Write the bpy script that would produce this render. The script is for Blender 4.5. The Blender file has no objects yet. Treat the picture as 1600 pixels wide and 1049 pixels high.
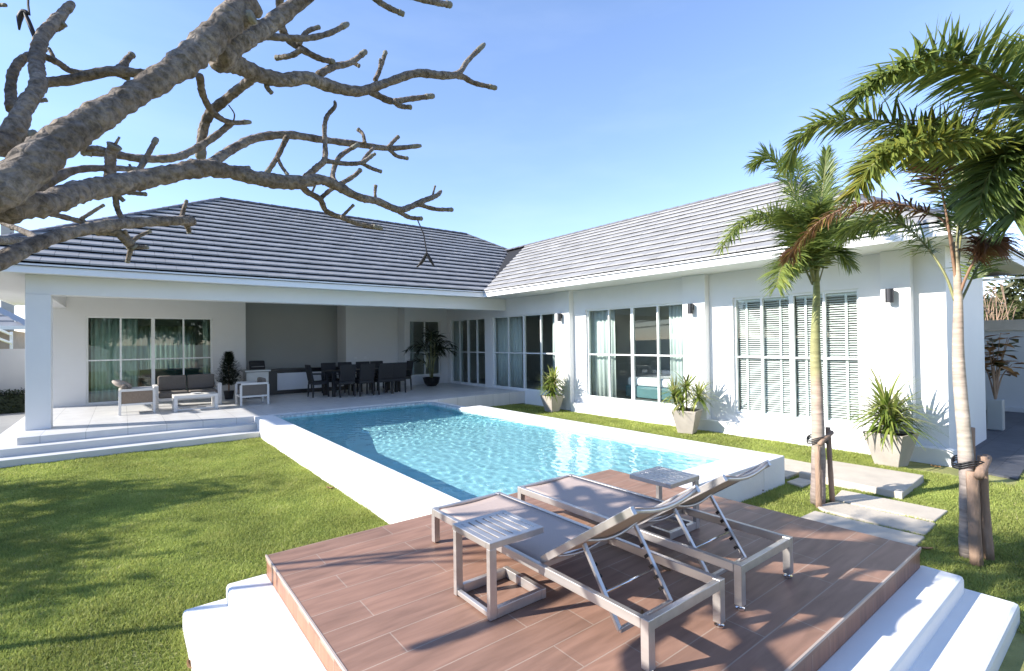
import bpy, math, random
import numpy as np
from mathutils import Vector, Matrix
R=math.radians
random.seed(7); rng=np.random.default_rng(7)
S=0.83            # the layout below is in survey units of 0.83 m; everything is scaled to metres at the end
sc=bpy.context.scene
COL=sc.collection
V=Vector
# ------------------------------------------------------------------ camera model (used to survey the photograph)
CAM=V((-11.617,-16.167,2.285)); FPX=781.27
_ya,_pi,_ro=R(37.949),R(.653),R(-.708)
FW=V((math.sin(_ya)*math.cos(_pi),math.cos(_ya)*math.cos(_pi),math.sin(_pi)))
_rt=V((math.cos(_ya),-math.sin(_ya),0)); _up=_rt.cross(FW)
RT=_rt*math.cos(_ro)+_up*math.sin(_ro); UP=-_rt*math.sin(_ro)+_up*math.cos(_ro)
def ray(u,v): return FW+RT*((u-800)/FPX)-UP*((v-524.5)/FPX)
def at(u,v,depth): return CAM+ray(u,v)*depth
def on_z(u,v,z): d=ray(u,v); return CAM+d*((z-CAM.z)/d.z)
# ------------------------------------------------------------------ materials
def _new(name):
    m=bpy.data.materials.new(name); m.use_nodes=True; nt=m.node_tree; nt.nodes.clear()
    return m,nt,nt.nodes.new,nt.links.new
def c4(c): return (c[0],c[1],c[2],1)
def pbr(name,col,rough=.5,metal=0,var=.08,vs=4.,bump=0.,bs=60.,stretch=(1,1,1),col2=None,spec=.5,transl=0,rvar=0,detail=5):
    m,nt,N,L=_new(name)
    out=N('ShaderNodeOutputMaterial'); b=N('ShaderNodeBsdfPrincipled')
    b.inputs['Roughness'].default_value=rough; b.inputs['Metallic'].default_value=metal; b.inputs['Specular IOR Level'].default_value=spec
    tc=N('ShaderNodeTexCoord'); mp=N('ShaderNodeMapping'); mp.inputs['Scale'].default_value=stretch
    L(tc.outputs['Object'],mp.inputs['Vector'])
    n=N('ShaderNodeTexNoise'); n.inputs['Scale'].default_value=vs; n.inputs['Detail'].default_value=detail; n.inputs['Roughness'].default_value=.6
    L(mp.outputs[0],n.inputs['Vector'])
    r=N('ShaderNodeValToRGB'); e=r.color_ramp.elements
    e[0].position=.3; e[1].position=.7
    a=[x*(1-var) for x in col]; z=[min(1,x*(1+var)) for x in (col2 or col)]
    e[0].color=c4(a); e[1].color=c4(z)
    L(n.outputs['Fac'],r.inputs[0]); L(r.outputs[0],b.inputs['Base Color'])
    if rvar:
        mr=N('ShaderNodeMapRange'); mr.inputs['To Min'].default_value=max(0,rough-rvar); mr.inputs['To Max'].default_value=min(1,rough+rvar)
        L(n.outputs['Fac'],mr.inputs['Value']); L(mr.outputs[0],b.inputs['Roughness'])
    if bump:
        n2=N('ShaderNodeTexNoise'); n2.inputs['Scale'].default_value=bs; n2.inputs['Detail'].default_value=4
        L(mp.outputs[0],n2.inputs['Vector'])
        bp=N('ShaderNodeBump'); bp.inputs['Strength'].default_value=bump; bp.inputs['Distance'].default_value=.02
        L(n2.outputs['Fac'],bp.inputs['Height']); L(bp.outputs[0],b.inputs['Normal'])
    L(b.outputs[0],out.inputs[0])
    if transl:
        t=N('ShaderNodeBsdfTranslucent'); L(r.outputs[0],t.inputs[0])
        mx=N('ShaderNodeMixShader'); mx.inputs[0].default_value=transl
        L(b.outputs[0],mx.inputs[1]); L(t.outputs[0],mx.inputs[2]); L(mx.outputs[0],out.inputs[0])
    return m
def tone_mat(name,stops,rough=.5,transl=.25,spec=.4,nv=.25,ns=3):
    """colour read per leaf / tile / blade from the face attribute 'tone'"""
    m,nt,N,L=_new(name)
    out=N('ShaderNodeOutputMaterial'); b=N('ShaderNodeBsdfPrincipled'); b.inputs['Roughness'].default_value=rough; b.inputs['Specular IOR Level'].default_value=spec
    at_=N('ShaderNodeAttribute'); at_.attribute_name='tone'
    r=N('ShaderNodeValToRGB'); cr=r.color_ramp
    cr.elements[0].position=stops[0][0]; cr.elements[0].color=c4(stops[0][1])
    cr.elements[1].position=stops[-1][0]; cr.elements[1].color=c4(stops[-1][1])
    for p,c in stops[1:-1]:
        e=cr.elements.new(p); e.color=c4(c)
    L(at_.outputs['Fac'],r.inputs[0])
    tc=N('ShaderNodeTexCoord'); n=N('ShaderNodeTexNoise'); n.inputs['Scale'].default_value=ns; n.inputs['Detail'].default_value=4
    L(tc.outputs['Object'],n.inputs['Vector'])
    mr=N('ShaderNodeMapRange'); mr.inputs['From Min'].default_value=.3; mr.inputs['From Max'].default_value=.7; mr.inputs['To Min'].default_value=1-nv; mr.inputs['To Max'].default_value=1+nv
    L(n.outputs['Fac'],mr.inputs['Value'])
    mu=N('ShaderNodeMix'); mu.data_type='RGBA'; mu.blend_type='MULTIPLY'; mu.inputs[0].default_value=1
    L(r.outputs[0],mu.inputs[6]); L(mr.outputs[0],mu.inputs[7])
    L(mu.outputs[2],b.inputs['Base Color']); L(b.outputs[0],out.inputs[0])
    if transl:
        t=N('ShaderNodeBsdfTranslucent'); L(mu.outputs[2],t.inputs[0])
        mx=N('ShaderNodeMixShader'); mx.inputs[0].default_value=transl
        L(b.outputs[0],mx.inputs[1]); L(t.outputs[0],mx.inputs[2]); L(mx.outputs[0],out.inputs[0])
    return m
def glass_mat(name,tint,base=.07):
    m,nt,N,L=_new(name)
    out=N('ShaderNodeOutputMaterial'); t=N('ShaderNodeBsdfTransparent'); t.inputs[0].default_value=c4(tint)
    g=N('ShaderNodeBsdfGlossy'); g.inputs['Roughness'].default_value=.0; g.inputs[0].default_value=(.92,1,.97,1)
    f=N('ShaderNodeLayerWeight'); pw=N('ShaderNodeMath'); pw.operation='POWER'; pw.inputs[1].default_value=5; L(f.outputs['Facing'],pw.inputs[0])
    ma=N('ShaderNodeMath'); ma.operation='MULTIPLY_ADD'; ma.inputs[1].default_value=.95; ma.inputs[2].default_value=base; ma.use_clamp=True
    L(pw.outputs[0],ma.inputs[0])
    mx=N('ShaderNodeMixShader'); L(ma.outputs[0],mx.inputs[0]); L(t.outputs[0],mx.inputs[1]); L(g.outputs[0],mx.inputs[2]); L(mx.outputs[0],out.inputs[0])
    return m
def water_mat():
    m,nt,N,L=_new('pool_water')
    out=N('ShaderNodeOutputMaterial'); g=N('ShaderNodeBsdfGlass'); g.inputs['IOR'].default_value=1.33; g.inputs['Roughness'].default_value=0; g.inputs['Color'].default_value=(.90,.99,.995,1)
    L(g.outputs[0],out.inputs[0]); return m
def brick_mat(name,c1,c2,mortar,w,h,ms,offset=.5,freq=2,axes='xy',rough=.4,grain=(2,40,2),gv=.25,bump=.25,origin=(0,0,0),spec=.5):
    m,nt,N,L=_new(name)
    out=N('ShaderNodeOutputMaterial'); b=N('ShaderNodeBsdfPrincipled'); b.inputs['Roughness'].default_value=rough; b.inputs['Specular IOR Level'].default_value=spec
    tc=N('ShaderNodeTexCoord'); sp=N('ShaderNodeSeparateXYZ'); cb=N('ShaderNodeCombineXYZ')
    mp=N('ShaderNodeMapping'); mp.inputs['Location'].default_value=[q*S for q in origin]
    L(tc.outputs['Object'],mp.inputs[0]); L(mp.outputs[0],sp.inputs[0])
    L(sp.outputs['xyz'.index(axes[0])],cb.inputs[0]); L(sp.outputs['xyz'.index(axes[1])],cb.inputs[1])
    br=N('ShaderNodeTexBrick'); br.inputs['Scale'].default_value=1; br.inputs['Brick Width'].default_value=w*S; br.inputs['Row Height'].default_value=h*S
    br.inputs['Mortar Size'].default_value=ms*S; br.inputs['Mortar Smooth'].default_value=.1; br.inputs['Bias'].default_value=0
    br.offset=offset; br.offset_frequency=freq
    br.inputs['Color1'].default_value=c4(c1); br.inputs['Color2'].default_value=c4(c2); br.inputs['Mortar'].default_value=c4(mortar)
    L(cb.outputs[0],br.inputs['Vector'])
    m2=N('ShaderNodeMapping'); m2.inputs['Scale'].default_value=grain; L(cb.outputs[0],m2.inputs[0])
    n=N('ShaderNodeTexNoise'); n.inputs['Scale'].default_value=1; n.inputs['Detail'].default_value=6; n.inputs['Distortion'].default_value=.4; L(m2.outputs[0],n.inputs['Vector'])
    mr=N('ShaderNodeMapRange'); mr.inputs['From Min'].default_value=.3; mr.inputs['From Max'].default_value=.7; mr.inputs['To Min'].default_value=1-gv; mr.inputs['To Max'].default_value=1+gv
    L(n.outputs['Fac'],mr.inputs['Value'])
    mu=N('ShaderNodeMix'); mu.data_type='RGBA'; mu.blend_type='MULTIPLY'; mu.inputs[0].default_value=1
    L(br.outputs['Color'],mu.inputs[6]); L(mr.outputs[0],mu.inputs[7]); L(mu.outputs[2],b.inputs['Base Color'])
    if bump:
        bp=N('ShaderNodeBump'); bp.inputs['Strength'].default_value=bump; bp.inputs['Distance'].default_value=.004; bp.invert=True
        L(br.outputs['Fac'],bp.inputs['Height']); L(bp.outputs[0],b.inputs['Normal'])
    L(b.outputs[0],out.inputs[0]); return m
M={}
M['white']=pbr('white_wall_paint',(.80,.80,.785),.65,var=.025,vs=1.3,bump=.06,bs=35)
M['render']=pbr('white_render',(.78,.77,.745),.7,var=.05,vs=1.6,bump=.1,bs=30,detail=8)
M['white2']=pbr('shade_toned_white',(.74,.74,.72),.65,var=.025,vs=1.3,bump=.05,bs=35)  # wall white toned down, the covered terrace's shade is put into the colour
M['trim']=pbr('white_trim',(.82,.82,.80),.45,var=.02)
M['frame']=pbr('window_frame',(.80,.82,.80),.35,var=.02)
M['fascia']=pbr('fascia_paint',(.80,.80,.79),.4,var=.03,vs=.7)
M['niche']=pbr('grey_feature_paint',(.38,.39,.37),.6,var=.03,vs=1)
M['floor_tile']=brick_mat('terrace_tile',(.66,.65,.63),(.63,.62,.60),(.40,.40,.385),.72,.72,.006,offset=0,rough=.35,grain=(3,3,3),gv=.06,bump=.1)
M['step']=pbr('terrace_step',(.60,.595,.575),.5,var=.06,vs=2)
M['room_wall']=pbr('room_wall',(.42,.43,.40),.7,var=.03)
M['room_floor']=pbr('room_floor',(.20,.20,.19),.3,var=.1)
M['tile_roof']=tone_mat('roof_tile',[(0,(.255,.25,.24)),(.5,(.30,.294,.284)),(1,(.35,.343,.332))],rough=.6,transl=0,spec=.35,nv=.13,ns=2.2)
M['roof_dark']=pbr('roof_underlay',(.012,.012,.014),.9)
M['ridge']=pbr('ridge_tile',(.10,.10,.115),.55,var=.15,vs=3)
M['glass']=glass_mat('window_glass',(.93,.98,.96),.075)
M['glass_door']=glass_mat('door_glass',(.70,.86,.80),.09)
M['curtain']=pbr('sheer_curtain',(.74,.80,.77),.85,var=.04,transl=.4)
M['blind']=pbr('blind_slat',(.80,.82,.80),.5,var=.02)
M['lamp']=pbr('lamp_grey_metal',(.055,.055,.06),.45,metal=.6,var=.1)
M['black']=pbr('black_gloss',(.012,.012,.013),.3,var=.1)
M['rattan']=pbr('black_rattan',(.012,.012,.014),.55,var=.3,vs=60,bump=.5,bs=120)
M['alu']=pbr('brushed_aluminium',(.56,.525,.49),.36,metal=.68,var=.10,vs=14,stretch=(1,.15,1),rvar=.08)
M['chrome']=pbr('chrome',(.8,.8,.8),.08,metal=1,var=.01)
M['sling']=pbr('taupe_sling',(.45,.355,.305),.8,var=.07,vs=220,bump=.15,bs=260)
M['lounge_white']=pbr('powder_coated_white',(.66,.64,.60),.45,var=.04)
M['cushion']=pbr('grey_brown_cushion',(.15,.13,.11),.9,var=.08,vs=30,bump=.15,bs=180)
M['rope']=pbr('rope_weave',(.24,.18,.13),.85,var=.25,vs=30,stretch=(6,6,.5),bump=.4,bs=50)
M['beige']=pbr('beige_cushion',(.40,.34,.29),.9,var=.08,vs=30)
M['deck']=brick_mat('wood_look_tile',(.325,.186,.130),(.27,.158,.112),(.37,.27,.21),1.06,.251,.0042,offset=.33,freq=2,rough=.5,grain=(2.6,17,1),gv=.20,bump=.3,origin=(1.89,-.481,0),spec=.25)
M['deck_side']=brick_mat('wood_look_skirt',(.34,.165,.095),(.25,.12,.075),(.40,.26,.18),.26,.6,.003,offset=0,axes='yz',rough=.45,grain=(30,2,1),gv=.22,bump=.15)
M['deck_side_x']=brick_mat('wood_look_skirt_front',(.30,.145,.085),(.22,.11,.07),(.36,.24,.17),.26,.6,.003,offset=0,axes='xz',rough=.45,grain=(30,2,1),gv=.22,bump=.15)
M['trimline']=pbr('deck_edge_trim',(.46,.37,.31),.4,var=.05)
M['slab']=pbr('concrete_slab',(.54,.475,.385),.8,var=.10,vs=3,bump=.2,bs=40,detail=9)
M['pot']=pbr('concrete_planter',(.40,.36,.31),.75,var=.13,vs=4,bump=.15,bs=45,detail=9)
M['soil']=pbr('soil',(.06,.035,.02),.95,var=.5,vs=40,bump=.6,bs=50)
M['slate']=brick_mat('slate_paving',(.075,.078,.09),(.06,.062,.072),(.045,.045,.05),1.0,.5,.006,offset=.5,rough=.6,grain=(6,6,6),gv=.2,bump=.2)
M['basin']=brick_mat('pool_mosaic',(.52,.89,.93),(.49,.875,.92),(.49,.88,.93),.06,.06,.004,offset=0,rough=.5,grain=(2,2,2),gv=.07,bump=0)
M['mosaic']=brick_mat('waterline_mosaic',(.30,.42,.47),(.52,.60,.62),(.55,.58,.58),.055,.055,.006,offset=0,rough=.3,grain=(16,16,16),gv=.35,bump=.1)
M['water']=water_mat()
M['soil_lawn']=pbr('lawn_ground',(.20,.22,.06),.95,var=.35,vs=2.2,bump=.5,bs=60,col2=(.28,.27,.10),detail=9)
M['grass']=tone_mat('grass_blades',[(0,(.20,.245,.062)),(.45,(.35,.41,.105)),(.8,(.46,.475,.14)),(1,(.56,.51,.27))],rough=.6,transl=.38,spec=.25,nv=.28,ns=.9)
M['palm']=tone_mat('palm_leaf',[(0,(.07,.105,.035)),(.4,(.155,.215,.055)),(.62,(.28,.32,.07)),(.8,(.33,.30,.045)),(.9,(.20,.10,.04)),(1,(.16,.075,.035))],rough=.42,transl=.45,spec=.5,nv=.2,ns=4)
M['strap']=tone_mat('strap_leaf',[(0,(.06,.10,.02)),(.5,(.19,.26,.045)),(.85,(.36,.40,.10)),(1,(.42,.37,.18))],rough=.45,transl=.35,nv=.15,ns=6)
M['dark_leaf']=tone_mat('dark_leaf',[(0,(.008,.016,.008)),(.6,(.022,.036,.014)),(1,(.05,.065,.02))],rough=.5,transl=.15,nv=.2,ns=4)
M['tree_leaf']=tone_mat('tree_leaf',[(0,(.03,.045,.015)),(.6,(.085,.10,.03)),(1,(.16,.13,.06))],rough=.6,transl=.25,nv=.3,ns=1.5)
M['croton']=tone_mat('croton_leaf',[(0,(.06,.08,.02)),(.5,(.22,.10,.035)),(1,(.45,.22,.05))],rough=.45,transl=.2,nv=.2,ns=4)
M['dry']=tone_mat('dry_leaf',[(0,(.16,.08,.04)),(1,(.36,.22,.11))],rough=.8,transl=.15)
def bark_mat():
    m,nt,N,L=_new('plumeria_bark')
    out=N('ShaderNodeOutputMaterial'); b=N('ShaderNodeBsdfPrincipled'); b.inputs['Roughness'].default_value=.88; b.inputs['Specular IOR Level'].default_value=.2
    tc=N('ShaderNodeTexCoord')
    def noise(sc,d,r=.6):
        n=N('ShaderNodeTexNoise'); n.inputs['Scale'].default_value=sc; n.inputs['Detail'].default_value=d; n.inputs['Roughness'].default_value=r; L(tc.outputs['Object'],n.inputs['Vector']); return n
    n1=noise(7,8,.65); n2=noise(55,5,.7); vo=N('ShaderNodeTexVoronoi'); vo.inputs['Scale'].default_value=34; vo.feature='DISTANCE_TO_EDGE'; L(tc.outputs['Object'],vo.inputs['Vector'])
    r=N('ShaderNodeValToRGB'); cr=r.color_ramp; cr.elements[0].position=.28; cr.elements[0].color=(.11,.088,.068,1); cr.elements[1].position=.74; cr.elements[1].color=(.35,.305,.25,1)
    e=cr.elements.new(.45); e.color=(.19,.158,.126,1); e=cr.elements.new(.58); e.color=(.25,.215,.178,1)
    L(n1.outputs['Fac'],r.inputs[0])
    mr=N('ShaderNodeMapRange'); mr.inputs['From Min'].default_value=.36; mr.inputs['From Max'].default_value=.60; mr.inputs['To Min'].default_value=.50; mr.inputs['To Max'].default_value=1.2; L(n2.outputs['Fac'],mr.inputs['Value'])
    mu=N('ShaderNodeMix'); mu.data_type='RGBA'; mu.blend_type='MULTIPLY'; mu.inputs[0].default_value=1; L(r.outputs[0],mu.inputs[6]); L(mr.outputs[0],mu.inputs[7]); L(mu.outputs[2],b.inputs['Base Color'])
    ad=N('ShaderNodeMath'); ad.operation='MULTIPLY_ADD'; ad.inputs[1].default_value=.9; L(n2.outputs['Fac'],ad.inputs[0])
    mv=N('ShaderNodeMath'); mv.operation='MULTIPLY'; mv.inputs[1].default_value=1.6; mv.use_clamp=True; L(vo.outputs['Distance'],mv.inputs[0]); L(mv.outputs[0],ad.inputs[2])
    bp=N('ShaderNodeBump'); bp.inputs['Strength'].default_value=1; bp.inputs['Distance'].default_value=.010; L(ad.outputs[0],bp.inputs['Height']); L(bp.outputs[0],b.inputs['Normal'])
    L(b.outputs[0],out.inputs[0]); return m
M['bark']=bark_mat()
M['tip']=pbr('plumeria_tip',(.20,.19,.15),.8,var=.2,vs=30,bump=.5,bs=60)
M['pod']=pbr('seed_pod',(.02,.016,.014),.6,var=.3)
def palm_trunk_mat(name,st):
    m,nt,N,L=_new(name)
    out=N('ShaderNodeOutputMaterial'); b=N('ShaderNodeBsdfPrincipled'); b.inputs['Roughness'].default_value=.75
    tc=N('ShaderNodeTexCoord'); sp=N('ShaderNodeSeparateXYZ'); L(tc.outputs['Object'],sp.inputs[0])
    r=N('ShaderNodeValToRGB'); cr=r.color_ramp
    cr.elements[0].color=c4(st[0][1]); cr.elements[1].color=c4(st[-1][1])
    for p,c in st[1:-1]:
        e=cr.elements.new(p); e.color=c4(c)
    n=N('ShaderNodeTexNoise'); n.inputs['Scale'].default_value=5; n.inputs['Detail'].default_value=8; L(tc.outputs['Object'],n.inputs['Vector'])
    ma=N('ShaderNodeMath'); ma.operation='MULTIPLY_ADD'; ma.inputs[1].default_value=.45; ma.inputs[2].default_value=-.22; L(n.outputs['Fac'],ma.inputs[0])
    ad=N('ShaderNodeMath'); ad.operation='ADD'; L(sp.outputs[2],ad.inputs[0]); L(ma.outputs[0],ad.inputs[1])
    dv=N('ShaderNodeMath'); dv.operation='DIVIDE'; dv.inputs[1].default_value=3.3*S; L(ad.outputs[0],dv.inputs[0]); L(dv.outputs[0],r.inputs[0])
    mp=N('ShaderNodeMapping'); mp.inputs['Scale'].default_value=(9,9,60); L(tc.outputs['Object'],mp.inputs[0])
    n2=N('ShaderNodeTexNoise'); n2.inputs['Scale'].default_value=.5; n2.inputs['Detail'].default_value=6; L(mp.outputs[0],n2.inputs['Vector'])
    mr=N('ShaderNodeMapRange'); mr.inputs['From Min'].default_value=.3; mr.inputs['From Max'].default_value=.7; mr.inputs['To Min'].default_value=.72; mr.inputs['To Max'].default_value=1.25; L(n2.outputs['Fac'],mr.inputs['Value'])
    mu=N('ShaderNodeMix'); mu.data_type='RGBA'; mu.blend_type='MULTIPLY'; mu.inputs[0].default_value=1
    L(r.outputs[0],mu.inputs[6]); L(mr.outputs[0],mu.inputs[7]); L(mu.outputs[2],b.inputs['Base Color'])
    bp=N('ShaderNodeBump'); bp.inputs['Strength'].default_value=.5; bp.inputs['Distance'].default_value=.02; L(n2.outputs['Fac'],bp.inputs['Height']); L(bp.outputs[0],b.inputs['Normal'])
    L(b.outputs[0],out.inputs[0]); return m
M['palm_trunk']=palm_trunk_mat('palm_trunk',[(0,(.27,.22,.19)),(.16,(.27,.21,.18)),(.22,(.36,.31,.24)),(.40,(.43,.32,.25)),(.50,(.40,.29,.21)),(.56,(.34,.31,.15)),(.78,(.27,.28,.11)),(1,(.22,.24,.07))])
M['palm_trunk_old']=palm_trunk_mat('old_palm_trunk',[(0,(.30,.25,.22)),(.3,(.32,.27,.23)),(.36,(.40,.35,.28)),(.55,(.44,.36,.29)),(.75,(.46,.35,.27)),(.9,(.42,.36,.26)),(1,(.34,.30,.18))])
M['petiole']=pbr('palm_stalk',(.20,.20,.075),.5,var=.25,vs=6)
M['dead_stalk']=pbr('dead_palm_stalk',(.26,.15,.09),.7,var=.25,vs=6)
M['stake']=pbr('stake_wood',(.33,.22,.15),.85,var=.28,vs=7,stretch=(1,1,.25),bump=.7,bs=40,detail=9)
M['wire']=pbr('black_tie',(.012,.012,.012),.6)
M['bwall']=pbr('boundary_wall_render',(.50,.50,.49),.75,var=.05,vs=.9,bump=.08)
M['shade_paving']=pbr('shade_darkened_paving',(.24,.24,.235),.8,var=.08)  # darker albedo carries the shade lying on this paving
M['cap']=pbr('wall_cap',(.52,.46,.38),.8,var=.1)
M['hedge_soil']=pbr('neighbour_wall',(.42,.32,.24),.7,var=.08)
M['dark_glass']=pbr('dark_window',(.02,.024,.028),.15,var=.05)
M['concrete_pole']=pbr('concrete_pole',(.36,.36,.37),.8,var=.08)
M['steel']=pbr('stainless_steel',(.30,.30,.30),.32,metal=.9,var=.08)
M['white_obj']=pbr('white_lacquer',(.72,.72,.72),.4,var=.02)
M['bed']=pbr('bed_linen',(.70,.70,.70),.9,var=.05)
M['teal']=pbr('teal_upholstery',(.07,.16,.17),.8,var=.1)
# ------------------------------------------------------------------ mesh builder
class MB:
    def __init__(s,mat=None): s.v=[];s.f=[];s.t=[];s.M=mat;s.cut=[]
    def add(s,vs,fs,tone=.5):
        o=len(s.v); s.cut.append((o,len(s.f)))
        if s.M is not None: vs=[s.M@V(p) for p in vs]
        s.v+= [tuple(p) for p in vs]; s.f+=[tuple(i+o for i in f) for f in fs]; s.t+=[tone]*len(fs); return s
    def box(s,a,b):
        x0,y0,z0=[min(a[i],b[i]) for i in range(3)]; x1,y1,z1=[max(a[i],b[i]) for i in range(3)]
        return s.add([(x0,y0,z0),(x1,y0,z0),(x1,y1,z0),(x0,y1,z0),(x0,y0,z1),(x1,y0,z1),(x1,y1,z1),(x0,y1,z1)],
              [(0,3,2,1),(4,5,6,7),(0,1,5,4),(1,2,6,5),(2,3,7,6),(3,0,4,7)])
    def prism(s,poly,z0,z1):
        n=len(poly); vs=[(p[0],p[1],z0) for p in poly]+[(p[0],p[1],z1) for p in poly]
        return s.add(vs,[tuple(range(n))[::-1],tuple(range(n,2*n))]+[(i,(i+1)%n,n+(i+1)%n,n+i) for i in range(n)])
    def poly(s,pts,tone=.5): return s.add(pts,[tuple(range(len(pts)))],tone)
    def bar(s,p,q,w,h,up=(0,0,1)):
        p,q=V(p),V(q); d=(q-p).normalized(); u=V(up); sx=d.cross(u)
        if sx.length<1e-4: sx=d.cross(V((1,0,0)))
        sx.normalize(); u=sx.cross(d).normalized(); vs=[]
        for c in (p,q):
            for a,b in ((-1,-1),(1,-1),(1,1),(-1,1)): vs.append(c+sx*(a*w/2)+u*(b*h/2))
        return s.add(vs,[(0,1,2,3),(7,6,5,4),(0,4,5,1),(1,5,6,2),(2,6,7,3),(3,7,4,0)])
    def tube(s,pts,rad,seg=8,cap=True,rough=0.,seed=0,tone=.5):
        pts=[V(p) for p in pts]; n=len(pts)
        if not hasattr(rad,'__len__'): rad=[rad]*n
        rr=random.Random(seed); vs=[];fs=[]; nx=None
        for i,p in enumerate(pts):
            d=(pts[min(i+1,n-1)]-pts[max(i-1,0)]).normalized()
            if nx is None: nx=d.cross(V((0,0,1)) if abs(d.z)<.9 else V((1,0,0))).normalized()
            nx=(nx-d*nx.dot(d)).normalized(); ny=d.cross(nx)
            for k in range(seg):
                a=2*math.pi*k/seg; r=rad[i]*(1+rough*(rr.random()*2-1)); vs.append(p+nx*(r*math.cos(a))+ny*(r*math.sin(a)))
        for i in range(n-1):
            for k in range(seg):
                a=i*seg+k;b=i*seg+(k+1)%seg; fs.append((a,b,b+seg,a+seg))
        if cap:
            fs.append(tuple(range(seg))[::-1]); fs.append(tuple(range((n-1)*seg,n*seg)))
        return s.add(vs,fs,tone)
    def lathe(s,c,prof,seg=20):
        c=V(c); vs=[];fs=[]
        for r,z in prof:
            for k in range(seg):
                a=2*math.pi*k/seg; vs.append((c.x+r*math.cos(a),c.y+r*math.sin(a),c.z+z))
        for i in range(len(prof)-1):
            for k in range(seg):
                a=i*seg+k;b=i*seg+(k+1)%seg; fs.append((a,b,b+seg,a+seg))
        fs.append(tuple(range(seg))[::-1]); fs.append(tuple(range((len(prof)-1)*seg,len(prof)*seg)))
        return s.add(vs,fs)
    def each(s,name,mat,parent,**kw):
        # every piece added becomes a part of its own
        ends=s.cut[1:]+[(len(s.v),len(s.f))]
        for (v0,f0),(v1,f1) in zip(s.cut,ends):
            b=MB(); b.v=s.v[v0:v1]; b.f=[tuple(i-v0 for i in f) for f in s.f[f0:f1]]; b.t=s.t[f0:f1]; b.build(name,mat,parent,**kw)
    def build(s,name,mat,parent=None,loc=(0,0,0),smooth=False,bevel=0,label=None,kind=None,solid=0):
        o0=V(loc)
        if parent is not None:
            o0=V((0,0,0)); q=parent
            while q is not None: o0+=V(q.location); q=q.parent
            lo=V((0,0,0))
        else: lo=V(loc)
        me=bpy.data.meshes.new(name)
        me.from_pydata([(p[0]-o0.x,p[1]-o0.y,p[2]-o0.z) for p in s.v],[],s.f)
        at_=me.attributes.new('tone','FLOAT','FACE'); at_.data.foreach_set('value',np.array(s.t,dtype=np.float32))
        if smooth: me.polygons.foreach_set('use_smooth',[True]*len(me.polygons))
        me.materials.append(M[mat] if isinstance(mat,str) else mat); me.update()
        o=bpy.data.objects.new(name,me); COL.objects.link(o); o.location=lo
        if parent is not None: o.parent=parent
        if bevel:
            b=o.modifiers.new('edge','BEVEL'); b.width=bevel*S; b.segments=2; b.limit_method='ANGLE'; b.angle_limit=R(40)
        if solid:
            b=o.modifiers.new('skin','SOLIDIFY'); b.thickness=solid*S; b.offset=0
        if kind: o['kind']=kind
        return o
def thing(name,loc,label,cat,group=None,rz=0):
    o=bpy.data.objects.new(name,None); COL.objects.link(o); o.location=loc; o.rotation_euler=(0,0,rz)
    return tag(o,label,cat,group)
def tag(o,label,cat,group=None,kind=None):
    o['label']=label; o['category']=cat
    if group: o['group']=group
    if kind: o['kind']=kind
    return o
def copy_tree(o,parent=None):
    c=o.copy(); COL.objects.link(c)
    if parent is not None: c.parent=parent
    for ch in list(o.children): copy_tree(ch,c)
    return c
def smooth_path(P,n):
    P=[V(p) for p in P]; out=[]; k=len(P)-1
    for i in range(n):
        t=i/(n-1)*k; j=min(int(t),k-1); u=t-j
        p0=P[j-1] if j>0 else P[j]*2-P[j+1]; p1=P[j];p2=P[j+1]; p3=P[j+2] if j+2<=k else P[j+1]*2-P[j]
        out.append(.5*((2*p1)+(p2-p0)*u+(2*p0-5*p1+4*p2-p3)*u*u+(3*p1-p0-3*p2+p3)*u**3))
    return out
# ================================================================== SETTING
ZF=.45; ZG=0.0
# ground sheet (one mesh) with a hole for the pool so that nothing covers the basin
PX0,PX1,PY0,PY1=-8.97,-3.47,-12.6,-1.9
g=MB()
xs=[-160,PX0+.1,PX1-.1,160]; ys=[-160,PY0+.1,PY1-.1,220]
for i in range(3):
    for j in range(3):
        if i==1 and j==1: continue
        g.poly([(xs[i],ys[j],0),(xs[i+1],ys[j],0),(xs[i+1],ys[j+1],0),(xs[i],ys[j+1],0)])
g.build('lawn','soil_lawn',kind='structure')
# terrace slab with its steps
t=MB()
t.box((-13.3,-2.0,.02),(0,6.0,ZF)); ter=t.build('terrace','floor_tile',kind='structure',bevel=.006)
t=MB(); t.box((-13.65,-2.37,.02),(-8.97,-2.003,.30)); t.box((-13.65,-2.0,.02),(-13.303,6,.30)); t.box((-14.0,-2.76,.01),(-8.97,-2.373,.15)); t.box((-14.0,-2.37,.01),(-13.653,6,.15))
t.build('terrace_steps','step',kind='structure',bevel=.008)
t=MB(); t.prism([(-.55,-14.82),(9.0,-14.5),(9.0,-13.0),(-.25,-13.95)],-.05,.03); t.build('side_path','slate',kind='structure')
t=MB(); t.box((-30,-1.0,-.05),(-14.02,9.0,.012)); t.build('garden_path','shade_paving',kind='structure')
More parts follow.
